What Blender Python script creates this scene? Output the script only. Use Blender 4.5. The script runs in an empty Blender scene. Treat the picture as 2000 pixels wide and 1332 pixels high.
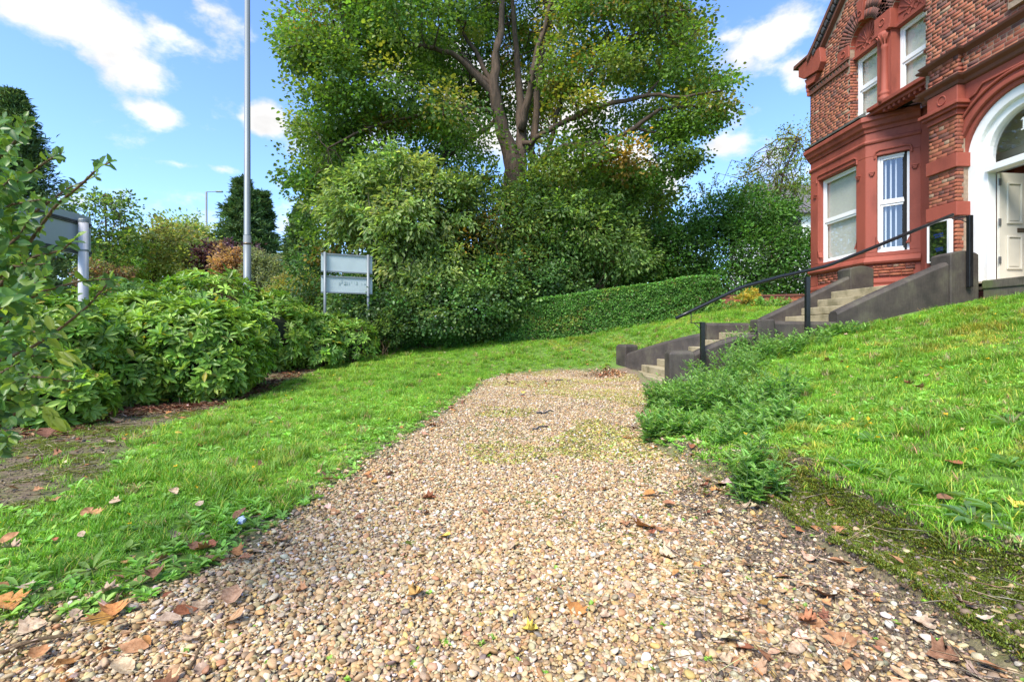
import bpy, math, random
import numpy as np
from mathutils import Vector, Matrix

# ------------------------------------------------------------------ camera, world, sun
R = math.radians
FPX, HY, EH, YAW = 940.0, 650.0, 1.04, R(1.52)
scene = bpy.context.scene
COL = scene.collection
cam = bpy.data.cameras.new('camera'); camo = bpy.data.objects.new('camera', cam)
COL.objects.link(camo); camo.location = (0, 0, EH)
camo.rotation_euler = (R(90), 0, -YAW)
cam.sensor_width = 36; cam.lens = FPX / 2000 * 36; cam.shift_y = -16 / 2000
cam.clip_start = 0.05; cam.clip_end = 3000
scene.camera = camo
scene.cycles.diffuse_bounces = 8; scene.cycles.max_bounces = 14; scene.cycles.transparent_max_bounces = 12
scene.view_settings.view_transform = 'Standard'; scene.view_settings.look = 'None'
scene.view_settings.gamma = 1; scene.view_settings.use_curve_mapping = False
scene.view_settings.exposure = 1.68
SUN_EL, SUN_AZ = 50, 216       # azimuth measured clockwise from +Y (north)

def ray(px, py):
    a = (px - 1000) / FPX; b = (HY - py) / FPX
    return (math.sin(YAW) + a * math.cos(YAW), math.cos(YAW) - a * math.sin(YAW), b)
def atD(px, py, D):
    d = ray(px, py); return Vector((d[0] * D, d[1] * D, EH + d[2] * D))
def atX(px, py, X):
    d = ray(px, py); t = X / d[0]; return Vector((X, d[1] * t, EH + d[2] * t))

def make_world():
    w = bpy.data.worlds.new('World'); scene.world = w; w.use_nodes = True
    nt = w.node_tree; N = nt.nodes; Lk = nt.links; N.clear()
    out = N.new('ShaderNodeOutputWorld'); bg = N.new('ShaderNodeBackground')
    sky = N.new('ShaderNodeTexSky'); sky.sky_type = 'NISHITA'; sky.sun_disc = False
    sky.sun_elevation = R(SUN_EL); sky.sun_rotation = R(SUN_AZ); sky.altitude = 0
    sky.air_density = 1.0; sky.dust_density = 0.6; sky.ozone_density = 2.2
    tc = N.new('ShaderNodeTexCoord'); sep = N.new('ShaderNodeSeparateXYZ')
    Lk.new(tc.outputs['Generated'], sep.inputs[0])
    def m(op, a, b=None, c=None, clamp=False):
        n = N.new('ShaderNodeMath'); n.operation = op; n.use_clamp = clamp
        for i, v in enumerate((a, b, c)):
            if v is None: continue
            if isinstance(v, (int, float)): n.inputs[i].default_value = v
            else: Lk.new(v, n.inputs[i])
        return n.outputs[0]
    az = m('ARCTAN2', sep.outputs[0], sep.outputs[1])
    el = m('ARCSINE', sep.outputs[2])
    # (px, py, rx, ry, strength): clouds seen in the photograph, placed by direction
    clouds = [(160, 25, 190, 85, 1.1), (240, 90, 140, 85, 1.15), (290, 130, 70, 60, .95), (190, 35, 200, 60, 1.0), (310, 228, 62, 34, .95), (515, 232, 48, 42, .9),
              (350, 322, 70, 14, .55), (430, 330, 40, 12, .5), (545, 360, 40, 16, .5), (270, 455, 80, 22, .5),
              (1530, 75, 95, 60, 1.05), (1560, 130, 70, 60, 1.0), (1450, 110, 60, 30, .6), (1415, 290, 60, 32, 1.0),
              (1300, 370, 90, 50, .9), (1000, 230, 330, 120, 1.15), (880, 120, 170, 90, 1.0), (1120, 330, 200, 100, 1.1),
              (1200, 470, 200, 60, .8), (640, 560, 500, 40, .5), (1415, 75, 40, 16, .4)]
    mask = None
    for (px, py, rx, ry, s) in clouds:
        d = Vector(ray(px, py)).normalized(); a0 = math.atan2(d.x, d.y); e0 = math.asin(d.z)
        d1 = Vector(ray(px + rx, py)).normalized(); ra = abs(math.atan2(d1.x, d1.y) - a0)
        d2 = Vector(ray(px, py - ry)).normalized(); re = abs(math.asin(d2.z) - e0)
        u = m('DIVIDE', m('SUBTRACT', az, a0), ra); v = m('DIVIDE', m('SUBTRACT', el, e0), re)
        r = m('SQRT', m('ADD', m('MULTIPLY', u, u), m('MULTIPLY', v, v)))
        k = m('MULTIPLY', m('SUBTRACT', 1.12, r), s * 1.3)
        mask = k if mask is None else m('MAXIMUM', mask, k)
    # plain scattered cloud over the rest of the sky, same kind and amount
    def noise(scale, detail, rough, zs=1.0, off=0.0):
        mp = N.new('ShaderNodeMapping'); mp.inputs['Scale'].default_value = (1, 1, zs); mp.inputs['Location'].default_value = (off, off, off)
        Lk.new(tc.outputs['Generated'], mp.inputs[0])
        n = N.new('ShaderNodeTexNoise'); n.inputs['Scale'].default_value = scale; n.inputs['Detail'].default_value = detail
        n.inputs['Roughness'].default_value = rough; Lk.new(mp.outputs[0], n.inputs['Vector']); return n.outputs[0]
    big = noise(2.4, 3, .5, 2.0, 3.1)
    away = m('MULTIPLY_ADD', m('ABSOLUTE', az), 3.0, -2.7, clamp=True)
    high = m('MULTIPLY_ADD', el, 5.0, -3.4, clamp=True)
    gen = m('MULTIPLY', m('MULTIPLY_ADD', big, 5.0, -2.35), m('MAXIMUM', away, high))
    mask = m('MAXIMUM', mask, gen)
    fb = noise(8.0, 11, .60, 1.6)
    k = m('ADD', m('MULTIPLY', m('MAXIMUM', mask, -.3), 1.0), m('MULTIPLY', m('SUBTRACT', fb, .5), 4.2))
    mr = N.new('ShaderNodeMapRange'); mr.interpolation_type = 'SMOOTHSTEP'
    mr.inputs['From Min'].default_value = .12; mr.inputs['From Max'].default_value = 1.05
    Lk.new(k, mr.inputs['Value'])
    shade = noise(11.0, 6, .55, 1.7, 1.0)
    cr = N.new('ShaderNodeMapRange'); cr.inputs['From Min'].default_value = .3; cr.inputs['From Max'].default_value = .7
    cr.inputs['To Min'].default_value = 1.95; cr.inputs['To Max'].default_value = 2.75; Lk.new(shade, cr.inputs['Value'])
    cc = N.new('ShaderNodeVectorMath'); cc.operation = 'SCALE'; cc.inputs[0].default_value = (1.0, .99, .985); Lk.new(cr.outputs[0], cc.inputs['Scale'])
    tint = N.new('ShaderNodeVectorMath'); tint.operation = 'MULTIPLY'; Lk.new(sky.outputs[0], tint.inputs[0]); tint.inputs[1].default_value = (.56, .66, .82)
    mx = N.new('ShaderNodeMixRGB'); Lk.new(mr.outputs[0], mx.inputs[0]); Lk.new(tint.outputs[0], mx.inputs[1]); Lk.new(cc.outputs[0], mx.inputs[2])
    Lk.new(mx.outputs[0], bg.inputs['Color']); bg.inputs['Strength'].default_value = 0.15
    Lk.new(bg.outputs[0], out.inputs['Surface'])
make_world()
sl = bpy.data.lights.new('sun', 'SUN'); sl.energy = 2.0; sl.angle = R(22); sl.color = (1, .93, .81)
so = bpy.data.objects.new('sun', sl); COL.objects.link(so); so.location = (-20, -20, 40)
_sd = Vector((math.sin(R(SUN_AZ)) * math.cos(R(SUN_EL)), math.cos(R(SUN_AZ)) * math.cos(R(SUN_EL)), math.sin(R(SUN_EL))))
so.rotation_euler = _sd.to_track_quat('Z', 'Y').to_euler()

# ------------------------------------------------------------------ helpers
def tag(o, label=None, cat=None, group=None, kind=None):
    if label: o['label'] = label
    if cat: o['category'] = cat
    if group: o['group'] = group
    if kind: o['kind'] = kind
    return o
def link(name, data, parent=None, loc=None):
    o = bpy.data.objects.new(name, data); COL.objects.link(o)
    if parent: o.parent = parent
    if loc is not None: o.location = loc
    return o
def empty(name, loc=(0, 0, 0)):
    o = link(name, None, None, loc); o.empty_display_size = .2; return o

class MB:
    def __init__(s, origin=(0, 0, 0)): s.v = []; s.f = []; s.g = []; s.o = Vector(origin)
    def add(s, vs, fs):
        k = len(s.v); s.g.append((k, len(s.f), len(vs), len(fs))); s.v += [tuple(Vector(v) - s.o) for v in vs]; s.f += [tuple(i + k for i in f) for f in fs]
    def box(s, x0, x1, y0, y1, z0, z1):
        s.add([(x0, y0, z0), (x1, y0, z0), (x1, y1, z0), (x0, y1, z0), (x0, y0, z1), (x1, y0, z1), (x1, y1, z1), (x0, y1, z1)],
              [(0, 3, 2, 1), (4, 5, 6, 7), (0, 1, 5, 4), (1, 2, 6, 5), (2, 3, 7, 6), (3, 0, 4, 7)])
    def obox(s, c, ux, uy, uz):
        c = Vector(c); ux = Vector(ux); uy = Vector(uy); uz = Vector(uz)
        vs = [c + a * ux + b * uy + d * uz for d in (-1, 1) for a, b in ((-1, -1), (1, -1), (1, 1), (-1, 1))]
        s.add(vs, [(0, 3, 2, 1), (4, 5, 6, 7), (0, 1, 5, 4), (1, 2, 6, 5), (2, 3, 7, 6), (3, 0, 4, 7)])
    def prism(s, pts, d):             # polygon pts extruded by vector d
        n = len(pts); d = Vector(d); vs = [Vector(p) for p in pts]; vs += [p + d for p in vs]
        s.add(vs, [tuple(range(n))[::-1], tuple(range(n, 2 * n))] + [(i, (i + 1) % n, n + (i + 1) % n, n + i) for i in range(n)])
    def tube(s, pts, rad, n=8, cap=True):
        pts = [Vector(p) for p in pts]; m = len(pts)
        if not hasattr(rad, '__len__'): rad = [rad] * m
        base = []; up = Vector((0.13, .21, 1)).normalized()
        for i, p in enumerate(pts):
            t = (pts[min(i + 1, m - 1)] - pts[max(i - 1, 0)])
            t = t.normalized() if t.length > 1e-9 else Vector((0, 0, 1))
            a = t.cross(up)
            if a.length < .05: a = t.cross(Vector((1, 0, 0)))
            a.normalize(); b = t.cross(a)
            for k in range(n):
                th = 2 * math.pi * k / n; base.append(p + (a * math.cos(th) + b * math.sin(th)) * float(rad[i]))
        fs = [(i * n + k, i * n + (k + 1) % n, (i + 1) * n + (k + 1) % n, (i + 1) * n + k) for i in range(m - 1) for k in range(n)]
        if cap: fs += [tuple(range(n))[::-1], tuple(range((m - 1) * n, m * n))]
        s.add(base, fs)
    def sweep(s, path, prof):         # profile (out, up) swept along a plan path with mitres; out = right-hand side... given normals
        n = len(path); vs = []
        P = [Vector((p[0], p[1])) for p in path]
        nr = []
        for i in range(n - 1):
            d = (P[i + 1] - P[i]).normalized(); nr.append(Vector((-d.y, d.x)))
        for i in range(n):
            if i == 0: m_ = nr[0]
            elif i == n - 1: m_ = nr[-1]
            else:
                m_ = nr[i - 1] + nr[i]; m_ = m_ / (m_.dot(nr[i]) if abs(m_.dot(nr[i])) > 1e-6 else 1)
            for (o, u) in prof: vs.append((P[i].x + m_.x * o, P[i].y + m_.y * o, u))
        k = len(prof)
        fs = [(i * k + j, (i + 1) * k + j, (i + 1) * k + (j + 1) % k, i * k + (j + 1) % k) for i in range(n - 1) for j in range(k)]
        fs += [tuple(range(k)), tuple(range((n - 1) * k, n * k))[::-1]]
        s.add(vs, fs)
    def build_each(s, name, mat, parent=None, **kw):
        for (kv, kf, nv, nf) in s.g:
            b = MB(); b.v = s.v[kv:kv + nv]; b.f = [tuple(i - kv for i in f) for f in s.f[kf:kf + nf]]; b.build(name, mat, parent, **kw)
    def build(s, name, mat, parent=None, smooth=False, bevel=0, loc=None, kind=None):
        me = bpy.data.meshes.new(name); me.from_pydata(s.v, [], s.f); me.update()
        if mat: me.materials.append(mat)
        import bmesh
        b = bmesh.new(); b.from_mesh(me); bmesh.ops.recalc_face_normals(b, faces=b.faces); b.to_mesh(me); b.free()
        if smooth: me.polygons.foreach_set('use_smooth', [True] * len(me.polygons))
        o = link(name, me, parent, loc)
        if bevel:
            md = o.modifiers.new('bevel', 'BEVEL'); md.width = bevel; md.segments = 2; md.limit_method = 'ANGLE'; md.angle_limit = R(35)
        if kind: o['kind'] = kind
        return o

def np_mesh(name, V, faces, mat, col=None, smooth=False):
    """V (n,3) float, faces (k,m) int or list of such"""
    if not isinstance(faces, list): faces = [faces]
    faces = [f for f in faces if len(f)]
    me = bpy.data.meshes.new(name)
    me.vertices.add(len(V)); me.vertices.foreach_set('co', np.ascontiguousarray(V, dtype=np.float32).ravel())
    nl = sum(f.size for f in faces); npoly = sum(len(f) for f in faces)
    me.loops.add(nl); me.polygons.add(npoly)
    me.loops.foreach_set('vertex_index', np.concatenate([f.ravel() for f in faces]).astype(np.int32))
    tot = np.concatenate([np.full(len(f), f.shape[1]) for f in faces]).astype(np.int32)
    st = np.concatenate([[0], np.cumsum(tot)[:-1]]).astype(np.int32)
    me.polygons.foreach_set('loop_start', st); me.polygons.foreach_set('loop_total', tot)
    if smooth: me.polygons.foreach_set('use_smooth', np.ones(npoly, dtype=bool))
    if col is not None:
        at = me.color_attributes.new('Col', 'FLOAT_COLOR', 'POINT')
        c4 = np.ones((len(V), 4), dtype=np.float32); c4[:, :3] = col; at.data.foreach_set('color', c4.ravel())
    me.update(calc_edges=True); me.validate()
    if mat: me.materials.append(mat)
    return me

# ---- materials
def nmat(name):
    m = bpy.data.materials.new(name); m.use_nodes = True; nt = m.node_tree; nt.nodes.clear()
    out = nt.nodes.new('ShaderNodeOutputMaterial'); b = nt.nodes.new('ShaderNodeBsdfPrincipled')
    nt.links.new(b.outputs[0], out.inputs[0]); return m, nt, b, out
def ramp(nt, fac, stops):
    r = nt.nodes.new('ShaderNodeValToRGB'); e = r.color_ramp.elements
    while len(e) > 1: e.remove(e[-1])
    e[0].position = stops[0][0]; e[0].color = (*stops[0][1], 1)
    for p, c in stops[1:]:
        k = e.new(p); k.color = (*c, 1)
    nt.links.new(fac, r.inputs[0]); return r.outputs[0]
def noisen(nt, scale, detail=5, rough=.55, vec=None, kind='Object', sc=None):
    n = nt.nodes.new('ShaderNodeTexNoise'); n.inputs['Scale'].default_value = scale
    n.inputs['Detail'].default_value = detail; n.inputs['Roughness'].default_value = rough
    if vec is None:
        t = nt.nodes.new('ShaderNodeTexCoord'); vec = t.outputs[kind]
    if sc:
        mp = nt.nodes.new('ShaderNodeMapping'); mp.inputs['Scale'].default_value = sc; nt.links.new(vec, mp.inputs[0]); vec = mp.outputs[0]
    nt.links.new(vec, n.inputs['Vector']); return n.outputs[0]
def bump(nt, b, h, strength=.3, dist=.01):
    k = nt.nodes.new('ShaderNodeBump'); k.inputs['Strength'].default_value = strength; k.inputs['Distance'].default_value = dist
    nt.links.new(h, k.inputs['Height']); nt.links.new(k.outputs[0], b.inputs['Normal'])
def mixc(nt, f, a, b_, mode='MIX'):
    n = nt.nodes.new('ShaderNodeMixRGB'); n.blend_type = mode
    for i, v in enumerate((f, a, b_)):
        if isinstance(v, (int, float)): n.inputs[i].default_value = v
        elif isinstance(v, tuple): n.inputs[i].default_value = (*v, 1)
        else: nt.links.new(v, n.inputs[i])
    return n.outputs[0]
def simple(name, col, rough=.6, var=.15, scale=6, metal=0, bmp=.0, spec=None, bs=60, col2=None, kind='Object', sc=None):
    m, nt, b, out = nmat(name)
    n = noisen(nt, scale, 6, .6, kind=kind, sc=sc)
    c2 = col2 or tuple(c * (1 - var) for c in col); c1 = col if col2 else tuple(min(1, c * (1 + var)) for c in col)
    nt.links.new(ramp(nt, n, [(.32, c2), (.68, c1)]), b.inputs['Base Color'])
    b.inputs['Roughness'].default_value = rough; b.inputs['Metallic'].default_value = metal
    if spec is not None: b.inputs['Specular IOR Level'].default_value = spec
    if bmp: bump(nt, b, noisen(nt, bs, 5, .6, kind=kind), bmp, .01)
    return m
def leafmat(name, rough=.42, trans=.52, spec=.45, tmul=(1.3, 1.25, .55)):
    m, nt, b, out = nmat(name)
    a = nt.nodes.new('ShaderNodeAttribute'); a.attribute_name = 'Col'
    nt.links.new(a.outputs['Color'], b.inputs['Base Color']); b.inputs['Roughness'].default_value = rough
    b.inputs['Specular IOR Level'].default_value = spec
    t = nt.nodes.new('ShaderNodeBsdfTranslucent'); nt.links.new(mixc(nt, 1.0, a.outputs['Color'], tmul, 'MULTIPLY'), t.inputs['Color'])
    mx = nt.nodes.new('ShaderNodeMixShader'); mx.inputs[0].default_value = trans
    nt.links.new(b.outputs[0], mx.inputs[1]); nt.links.new(t.outputs[0], mx.inputs[2]); nt.links.new(mx.outputs[0], out.inputs[0])
    return m
M = {}
M['leaf'] = leafmat('leaf_surface'); M['glossleaf'] = leafmat('glossy_leaf_surface', .36, .38, .38)
def dryleafmat():
    m, nt, b, out = nmat('dry_leaf_surface'); a = nt.nodes.new('ShaderNodeAttribute'); a.attribute_name = 'Col'
    g = nt.nodes.new('ShaderNodeNewGeometry'); n = noisen(nt, 55, 5, .7, vec=g.outputs['Position'])
    c = mixc(nt, 1.0, a.outputs['Color'], ramp(nt, n, [(.3, (.5, .42, .38)), (.55, (1, 1, 1)), (.75, (1.15, 1.2, 1.3))]), 'MULTIPLY')
    nt.links.new(c, b.inputs['Base Color']); b.inputs['Roughness'].default_value = .8; b.inputs['Specular IOR Level'].default_value = .2; bump(nt, b, n, .6, .006); return m
M['dryleaf'] = dryleafmat()
M['needle'] = leafmat('needle_surface', .6, .15, .3)
def instmat(name, rough, trans):
    m, nt, b, out = nmat(name)
    a = nt.nodes.new('ShaderNodeAttribute'); a.attribute_name = 'tint'; a.attribute_type = 'INSTANCER'
    v = nt.nodes.new('ShaderNodeAttribute'); v.attribute_name = 'Col'
    c = mixc(nt, 1.0, a.outputs['Color'], v.outputs['Color'], 'MULTIPLY')
    b.inputs['Roughness'].default_value = rough
    if trans:
        nt.links.new(c, b.inputs['Base Color'])
        t = nt.nodes.new('ShaderNodeBsdfTranslucent'); nt.links.new(mixc(nt, 1.0, c, (1.2, 1.2, .5), 'MULTIPLY'), t.inputs['Color'])
        mx = nt.nodes.new('ShaderNodeMixShader'); mx.inputs[0].default_value = trans
        nt.links.new(b.outputs[0], mx.inputs[1]); nt.links.new(t.outputs[0], mx.inputs[2]); nt.links.new(mx.outputs[0], out.inputs[0])
    else:
        n = noisen(nt, 60, 4, .6); nt.links.new(mixc(nt, .35, c, ramp(nt, n, [(.35, (.45, .4, .35)), (.65, (1, 1, 1))]), 'MULTIPLY'), b.inputs['Base Color'])
        bump(nt, b, n, .3, .002)
    return m
M['grass'] = instmat('grass_blades', .5, .35); M['pebble'] = instmat('flint_pebble', .62, 0)
def brickmat():
    m, nt, b, out = nmat('fired_brick')
    a = nt.nodes.new('ShaderNodeAttribute'); a.attribute_name = 'Col'
    oi = nt.nodes.new('ShaderNodeObjectInfo')
    n = noisen(nt, 22, 6, .65, kind='Generated' if False else 'Object')
    c = mixc(nt, .55, a.outputs['Color'], ramp(nt, n, [(.3, (.5, .45, .42)), (.55, (1, 1, 1)), (.8, (1.25, 1.1, 1.0))]), 'MULTIPLY')
    g = nt.nodes.new('ShaderNodeNewGeometry')
    n2 = noisen(nt, 1.3, 4, .6, vec=g.outputs['Position'])
    c = mixc(nt, .5, c, ramp(nt, n2, [(.35, (.72, .70, .70)), (.6, (1.05, 1, 1))]), 'MULTIPLY')
    nt.links.new(c, b.inputs['Base Color']); b.inputs['Roughness'].default_value = .85
    bump(nt, b, noisen(nt, 90, 5, .7), .3, .003); return m
M['brick'] = brickmat()
M['mortar'] = simple('lime_mortar', (.31, .225, .16), .95, .25, 14, bmp=.5)
def paintmat(name, col, dirt=(.55, .5, .46), rough=.6):
    m, nt, b, out = nmat(name)
    g = nt.nodes.new('ShaderNodeNewGeometry')
    n1 = noisen(nt, 1.6, 7, .65, vec=g.outputs['Position'], sc=(1, 1, .45)); n2 = noisen(nt, 26, 6, .7, vec=g.outputs['Position'])
    c = mixc(nt, .75, col, ramp(nt, n1, [(.3, dirt), (.52, (1, 1, 1)), (.75, (1.1, 1.03, 1))]), 'MULTIPLY')
    c = mixc(nt, .35, c, ramp(nt, n2, [(.3, (.75, .7, .7)), (.6, (1, 1, 1))]), 'MULTIPLY')
    nt.links.new(c, b.inputs['Base Color']); b.inputs['Roughness'].default_value = rough
    bump(nt, b, n2, .35, .004); return m
M['red'] = paintmat('red_masonry_paint', (.31, .070, .042), (.50, .46, .45), .7)
M['redcoping'] = paintmat('weathered_red_ledge', (.16, .06, .04), (.45, .5, .4), .85)
def upvcmat():
    m, nt, b, out = nmat('white_frame')
    b.inputs['Base Color'].default_value = (.8, .8, .79, 1); b.inputs['Roughness'].default_value = .32
    bump(nt, b, noisen(nt, 8, 4), .05, .002); return m
M['upvc'] = upvcmat()
M['whitepaint'] = simple('white_gloss_paint', (.78, .78, .76), .4, .06, 5, bmp=.08)
M['cream'] = simple('cream_door_paint', (.62, .58, .49), .38, .05, 4, bmp=.05)
M['lead'] = simple('mossy_lead_roof', (.12, .12, .11), .8, .5, 7, bmp=.6, col2=(.035, .04, .03))
M['darkslate'] = simple('dark_slate', (.05, .05, .055), .7, .2, 6)
M['dark'] = simple('unlit_room_dark', (.02, .02, .02), .9, .2, 3)  # near-black colour stands in for unlit rooms behind windows
M['inner'] = simple('interior_wall', (.58, .52, .40), .8, .05, 2)
def stonemat(name, c1, c2, c3, streak=True, rough=.75):
    m, nt, b, out = nmat(name); g = nt.nodes.new('ShaderNodeNewGeometry')
    n1 = noisen(nt, 2.2, 8, .65, vec=g.outputs['Position']); n2 = noisen(nt, 9, 8, .7, vec=g.outputs['Position'], sc=(9, 9, .5))
    n3 = noisen(nt, 70, 5, .7, vec=g.outputs['Position'])
    c = ramp(nt, n1, [(.36, c2), (.5, c1), (.64, c3)])
    if streak: c = mixc(nt, .6, c, ramp(nt, n2, [(.35, (.55, .5, .48)), (.6, (1.1, 1.1, 1.1))]), 'MULTIPLY')
    c = mixc(nt, .5, c, ramp(nt, n3, [(.3, (.7, .7, .7)), (.68, (1.15, 1.15, 1.15)), (.8, (2.2, 2.2, 2.1))]), 'MULTIPLY')
    nt.links.new(c, b.inputs['Base Color']); b.inputs['Roughness'].default_value = rough; bump(nt, b, n3, .5, .006); return m
M['darkstone'] = stonemat('dark_painted_stone', (.068, .055, .045), (.038, .032, .026), (.10, .09, .062), rough=.7)
M['stepstone'] = stonemat('worn_sandstone_step', (.36, .30, .18), (.20, .17, .09), (.42, .35, .22), False, .9)
M['plinthstone'] = stonemat('mossy_concrete_plinth', (.13, .11, .08), (.05, .045, .03), (.11, .13, .05), True, .95)
M['black'] = simple('black_gloss_metal', (.012, .012, .013), .28, .2, 12, bmp=.1)
M['galv'] = simple('galvanised_steel', (.20, .225, .235), .5, .12, 3, metal=.3, sc=(1, 1, .1))
M['signback'] = simple('grey_sign_panel', (.33, .38, .41), .5, .07, 1.5, bmp=.03)
M['signback2'] = simple('pale_grey_sign_panel', (.40, .47, .47), .5, .06, 2.5)
M['whitepost'] = simple('pale_painted_post', (.46, .46, .48), .45, .08, 4)
M['bronze'] = simple('aged_brass', (.16, .12, .08), .4, .2, 20, metal=.7)
M['steel'] = simple('steel_hinge', (.35, .35, .35), .35, .1, 20, metal=.8)
M['render'] = simple('white_render', (.72, .72, .70), .8, .05, 2)
M['tile'] = simple('grey_roof_tile', (.13, .12, .115), .8, .3, 5)
M['blind'] = simple('vertical_blind_fabric', (.66, .62, .52), .8, .04, 2)
M['blindw'] = simple('pale_blind_fabric', (.70, .71, .74), .8, .04, 2)
def bark(name, c1, c2, sc=(14, 14, 2.5)):
    m, nt, b, out = nmat(name); g = nt.nodes.new('ShaderNodeNewGeometry')
    n = noisen(nt, 1.0, 8, .7, vec=g.outputs['Position'], sc=sc); n2 = noisen(nt, 1.2, 4, .6, vec=g.outputs['Position'])
    c = mixc(nt, .6, ramp(nt, n, [(.35, c2), (.62, c1)]), ramp(nt, n2, [(.35, (.6, .65, .5)), (.65, (1.15, 1.05, 1))]), 'MULTIPLY')
    nt.links.new(c, b.inputs['Base Color']); b.inputs['Roughness'].default_value = .9; bump(nt, b, n, .7, .03); return m
M['bark'] = bark('sycamore_bark', (.12, .082, .058), (.04, .028, .02))
M['twig'] = bark('twig_bark', (.20, .13, .07), (.09, .055, .03), (30, 30, 30))
M['palebark'] = bark('pale_shrub_bark', (.28, .25, .17), (.12, .10, .07))
def glassmat(name, tint=(.95, .97, .98)):
    m, nt, b, out = nmat(name); nt.nodes.remove(b)
    gl = nt.nodes.new('ShaderNodeBsdfGlossy'); gl.inputs['Roughness'].default_value = .015; gl.inputs['Color'].default_value = (.95, .97, 1, 1)
    tr = nt.nodes.new('ShaderNodeBsdfTransparent'); tr.inputs['Color'].default_value = (*tint, 1)
    fr = nt.nodes.new('ShaderNodeFresnel'); fr.inputs['IOR'].default_value = 1.6
    t = nt.nodes.new('ShaderNodeMath'); t.operation = 'MULTIPLY_ADD'; t.inputs[1].default_value = 1.6; t.inputs[2].default_value = .03; nt.links.new(fr.outputs[0], t.inputs[0])
    gb = nt.nodes.new('ShaderNodeNewGeometry'); iv = nt.nodes.new('ShaderNodeMath'); iv.operation = 'SUBTRACT'; iv.inputs[0].default_value = 1; nt.links.new(gb.outputs['Backfacing'], iv.inputs[1])
    t2 = nt.nodes.new('ShaderNodeMath'); t2.operation = 'MULTIPLY'; nt.links.new(t.outputs[0], t2.inputs[0]); nt.links.new(iv.outputs[0], t2.inputs[1]); t = t2
    mx = nt.nodes.new('ShaderNodeMixShader'); nt.links.new(t.outputs[0], mx.inputs[0]); nt.links.new(tr.outputs[0], mx.inputs[1]); nt.links.new(gl.outputs[0], mx.inputs[2])
    nt.links.new(mx.outputs[0], out.inputs[0]); return m
M['glass'] = glassmat('window_glass')

# ------------------------------------------------------------------ terrain height
def _cp():
    c = [(0, .3, 0), (-1.5, 2, 0), (-1.1, 4, 0), (-.8, 6.5, 0), (0, 10.2, 0), (1.4, 3, 0), (1.4, 5, 0), (2.6, 8.4, 0), (1.5, 11, 0), (3.0, 12.2, 0),
         (0, 8, 0), (-2, .3, 0), (1.6, .3, 0), (0, 12.1, .03), (2, 12.9, .04), (-3, 4, 0), (-5, 2, .02), (-4.3, 7, 0), (-7.5, 5, .05), (-5.3, 10.5, .06),
         (-9, 9, .15), (-12, 4, .2), (-12, 12, .4), (3.5, 10, 0.02), (2.9, 9, 0),
         (2.15, 2.2, .10), (2.15, 3.0, .14), (2.6, 3, .25), (3.5, 3, .45), (4.5, 4, .66), (6, 5, 1.0), (8.4, 4, 1.6), (8.4, 6.5, 1.62), (8.2, 8.3, 1.55), (6.3, 8.2, 1.1),
         (4.7, 8.2, .68), (3.75, 8.2, .34), (2.5, 6, .08), (3.5, 6, .34), (2.3, 1.0, .12), (4, .5, .5), (8, 1, 1.5), (12, 5, 1.9), (12, 9, 1.9),
         (4.9, 11.6, 1.1), (4.2, 12.6, .75), (3.8, 13.1, .35), (6.6, 11.8, 1.35), (8, 12.5, 1.6), (10, 14.5, 1.75), (12, 16, 1.9)]
    for px, py, D in [(880, 668, 17), (1000, 668, 15.5), (1150, 655, 15.4), (1300, 628, 15.2), (1380, 612, 15.2), (1480, 600, 15.2), (760, 668, 18), (560, 690, 15),
                      (660, 684, 15.5), (1000, 700, 13.4), (1150, 695, 13.6), (850, 700, 13.5), (720, 705, 13), (1250, 660, 13.8), (600, 715, 12.5), (450, 700, 13)]:
        c.append(tuple(atD(px, py, D)))
    c += [(-3, 22, 1.1), (3, 22, 1.7), (10, 22, 2.0), (-12, 22, .7)]
    return np.array(c)
CP = _cp()
def _tps(d2): return np.where(d2 > 1e-12, .5 * d2 * np.log(np.maximum(d2, 1e-12)), 0)
_n = len(CP); _A = np.zeros((_n + 3, _n + 3)); _d = ((CP[:, None, :2] - CP[None, :, :2]) ** 2).sum(-1)
_A[:_n, :_n] = _tps(_d) + np.eye(_n) * .15; _A[:_n, _n:] = np.c_[np.ones(_n), CP[:, :2]]; _A[_n:, :_n] = _A[:_n, _n:].T
_W = np.linalg.solve(_A, np.r_[CP[:, 2], 0, 0, 0])
def H(x, y):
    x = np.asarray(x, float); y = np.asarray(y, float); sh = x.shape
    X = np.clip(x.ravel(), -12, 12); Y = np.clip(y.ravel(), .3, 22); out = np.empty(len(X))
    for i in range(0, len(X), 20000):
        a = X[i:i + 20000]; b = Y[i:i + 20000]
        d2 = (a[:, None] - CP[None, :, 0]) ** 2 + (b[:, None] - CP[None, :, 1]) ** 2
        out[i:i + 20000] = _tps(d2) @ _W[:_n] + _W[_n] + _W[_n + 1] * a + _W[_n + 2] * b
    far = np.clip((np.hypot(x.ravel() - X, y.ravel() - Y)) / 12, 0, 1); far = far * far * (3 - 2 * far)
    out = out * (1 - far) + .9 * far
    return out.reshape(sh)
def h1(x, y): return float(H(np.array([x]), np.array([y]))[0])
def ground_at(px, py):
    d = ray(px, py); ts = np.geomspace(1.0, 60, 500)
    z = EH + d[2] * ts; g = H(d[0] * ts, d[1] * ts); k = np.argmax(z <= g)
    if z[k] > g[k]: k = len(ts) - 1
    t = ts[k]; return (d[0] * t, d[1] * t)
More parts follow.
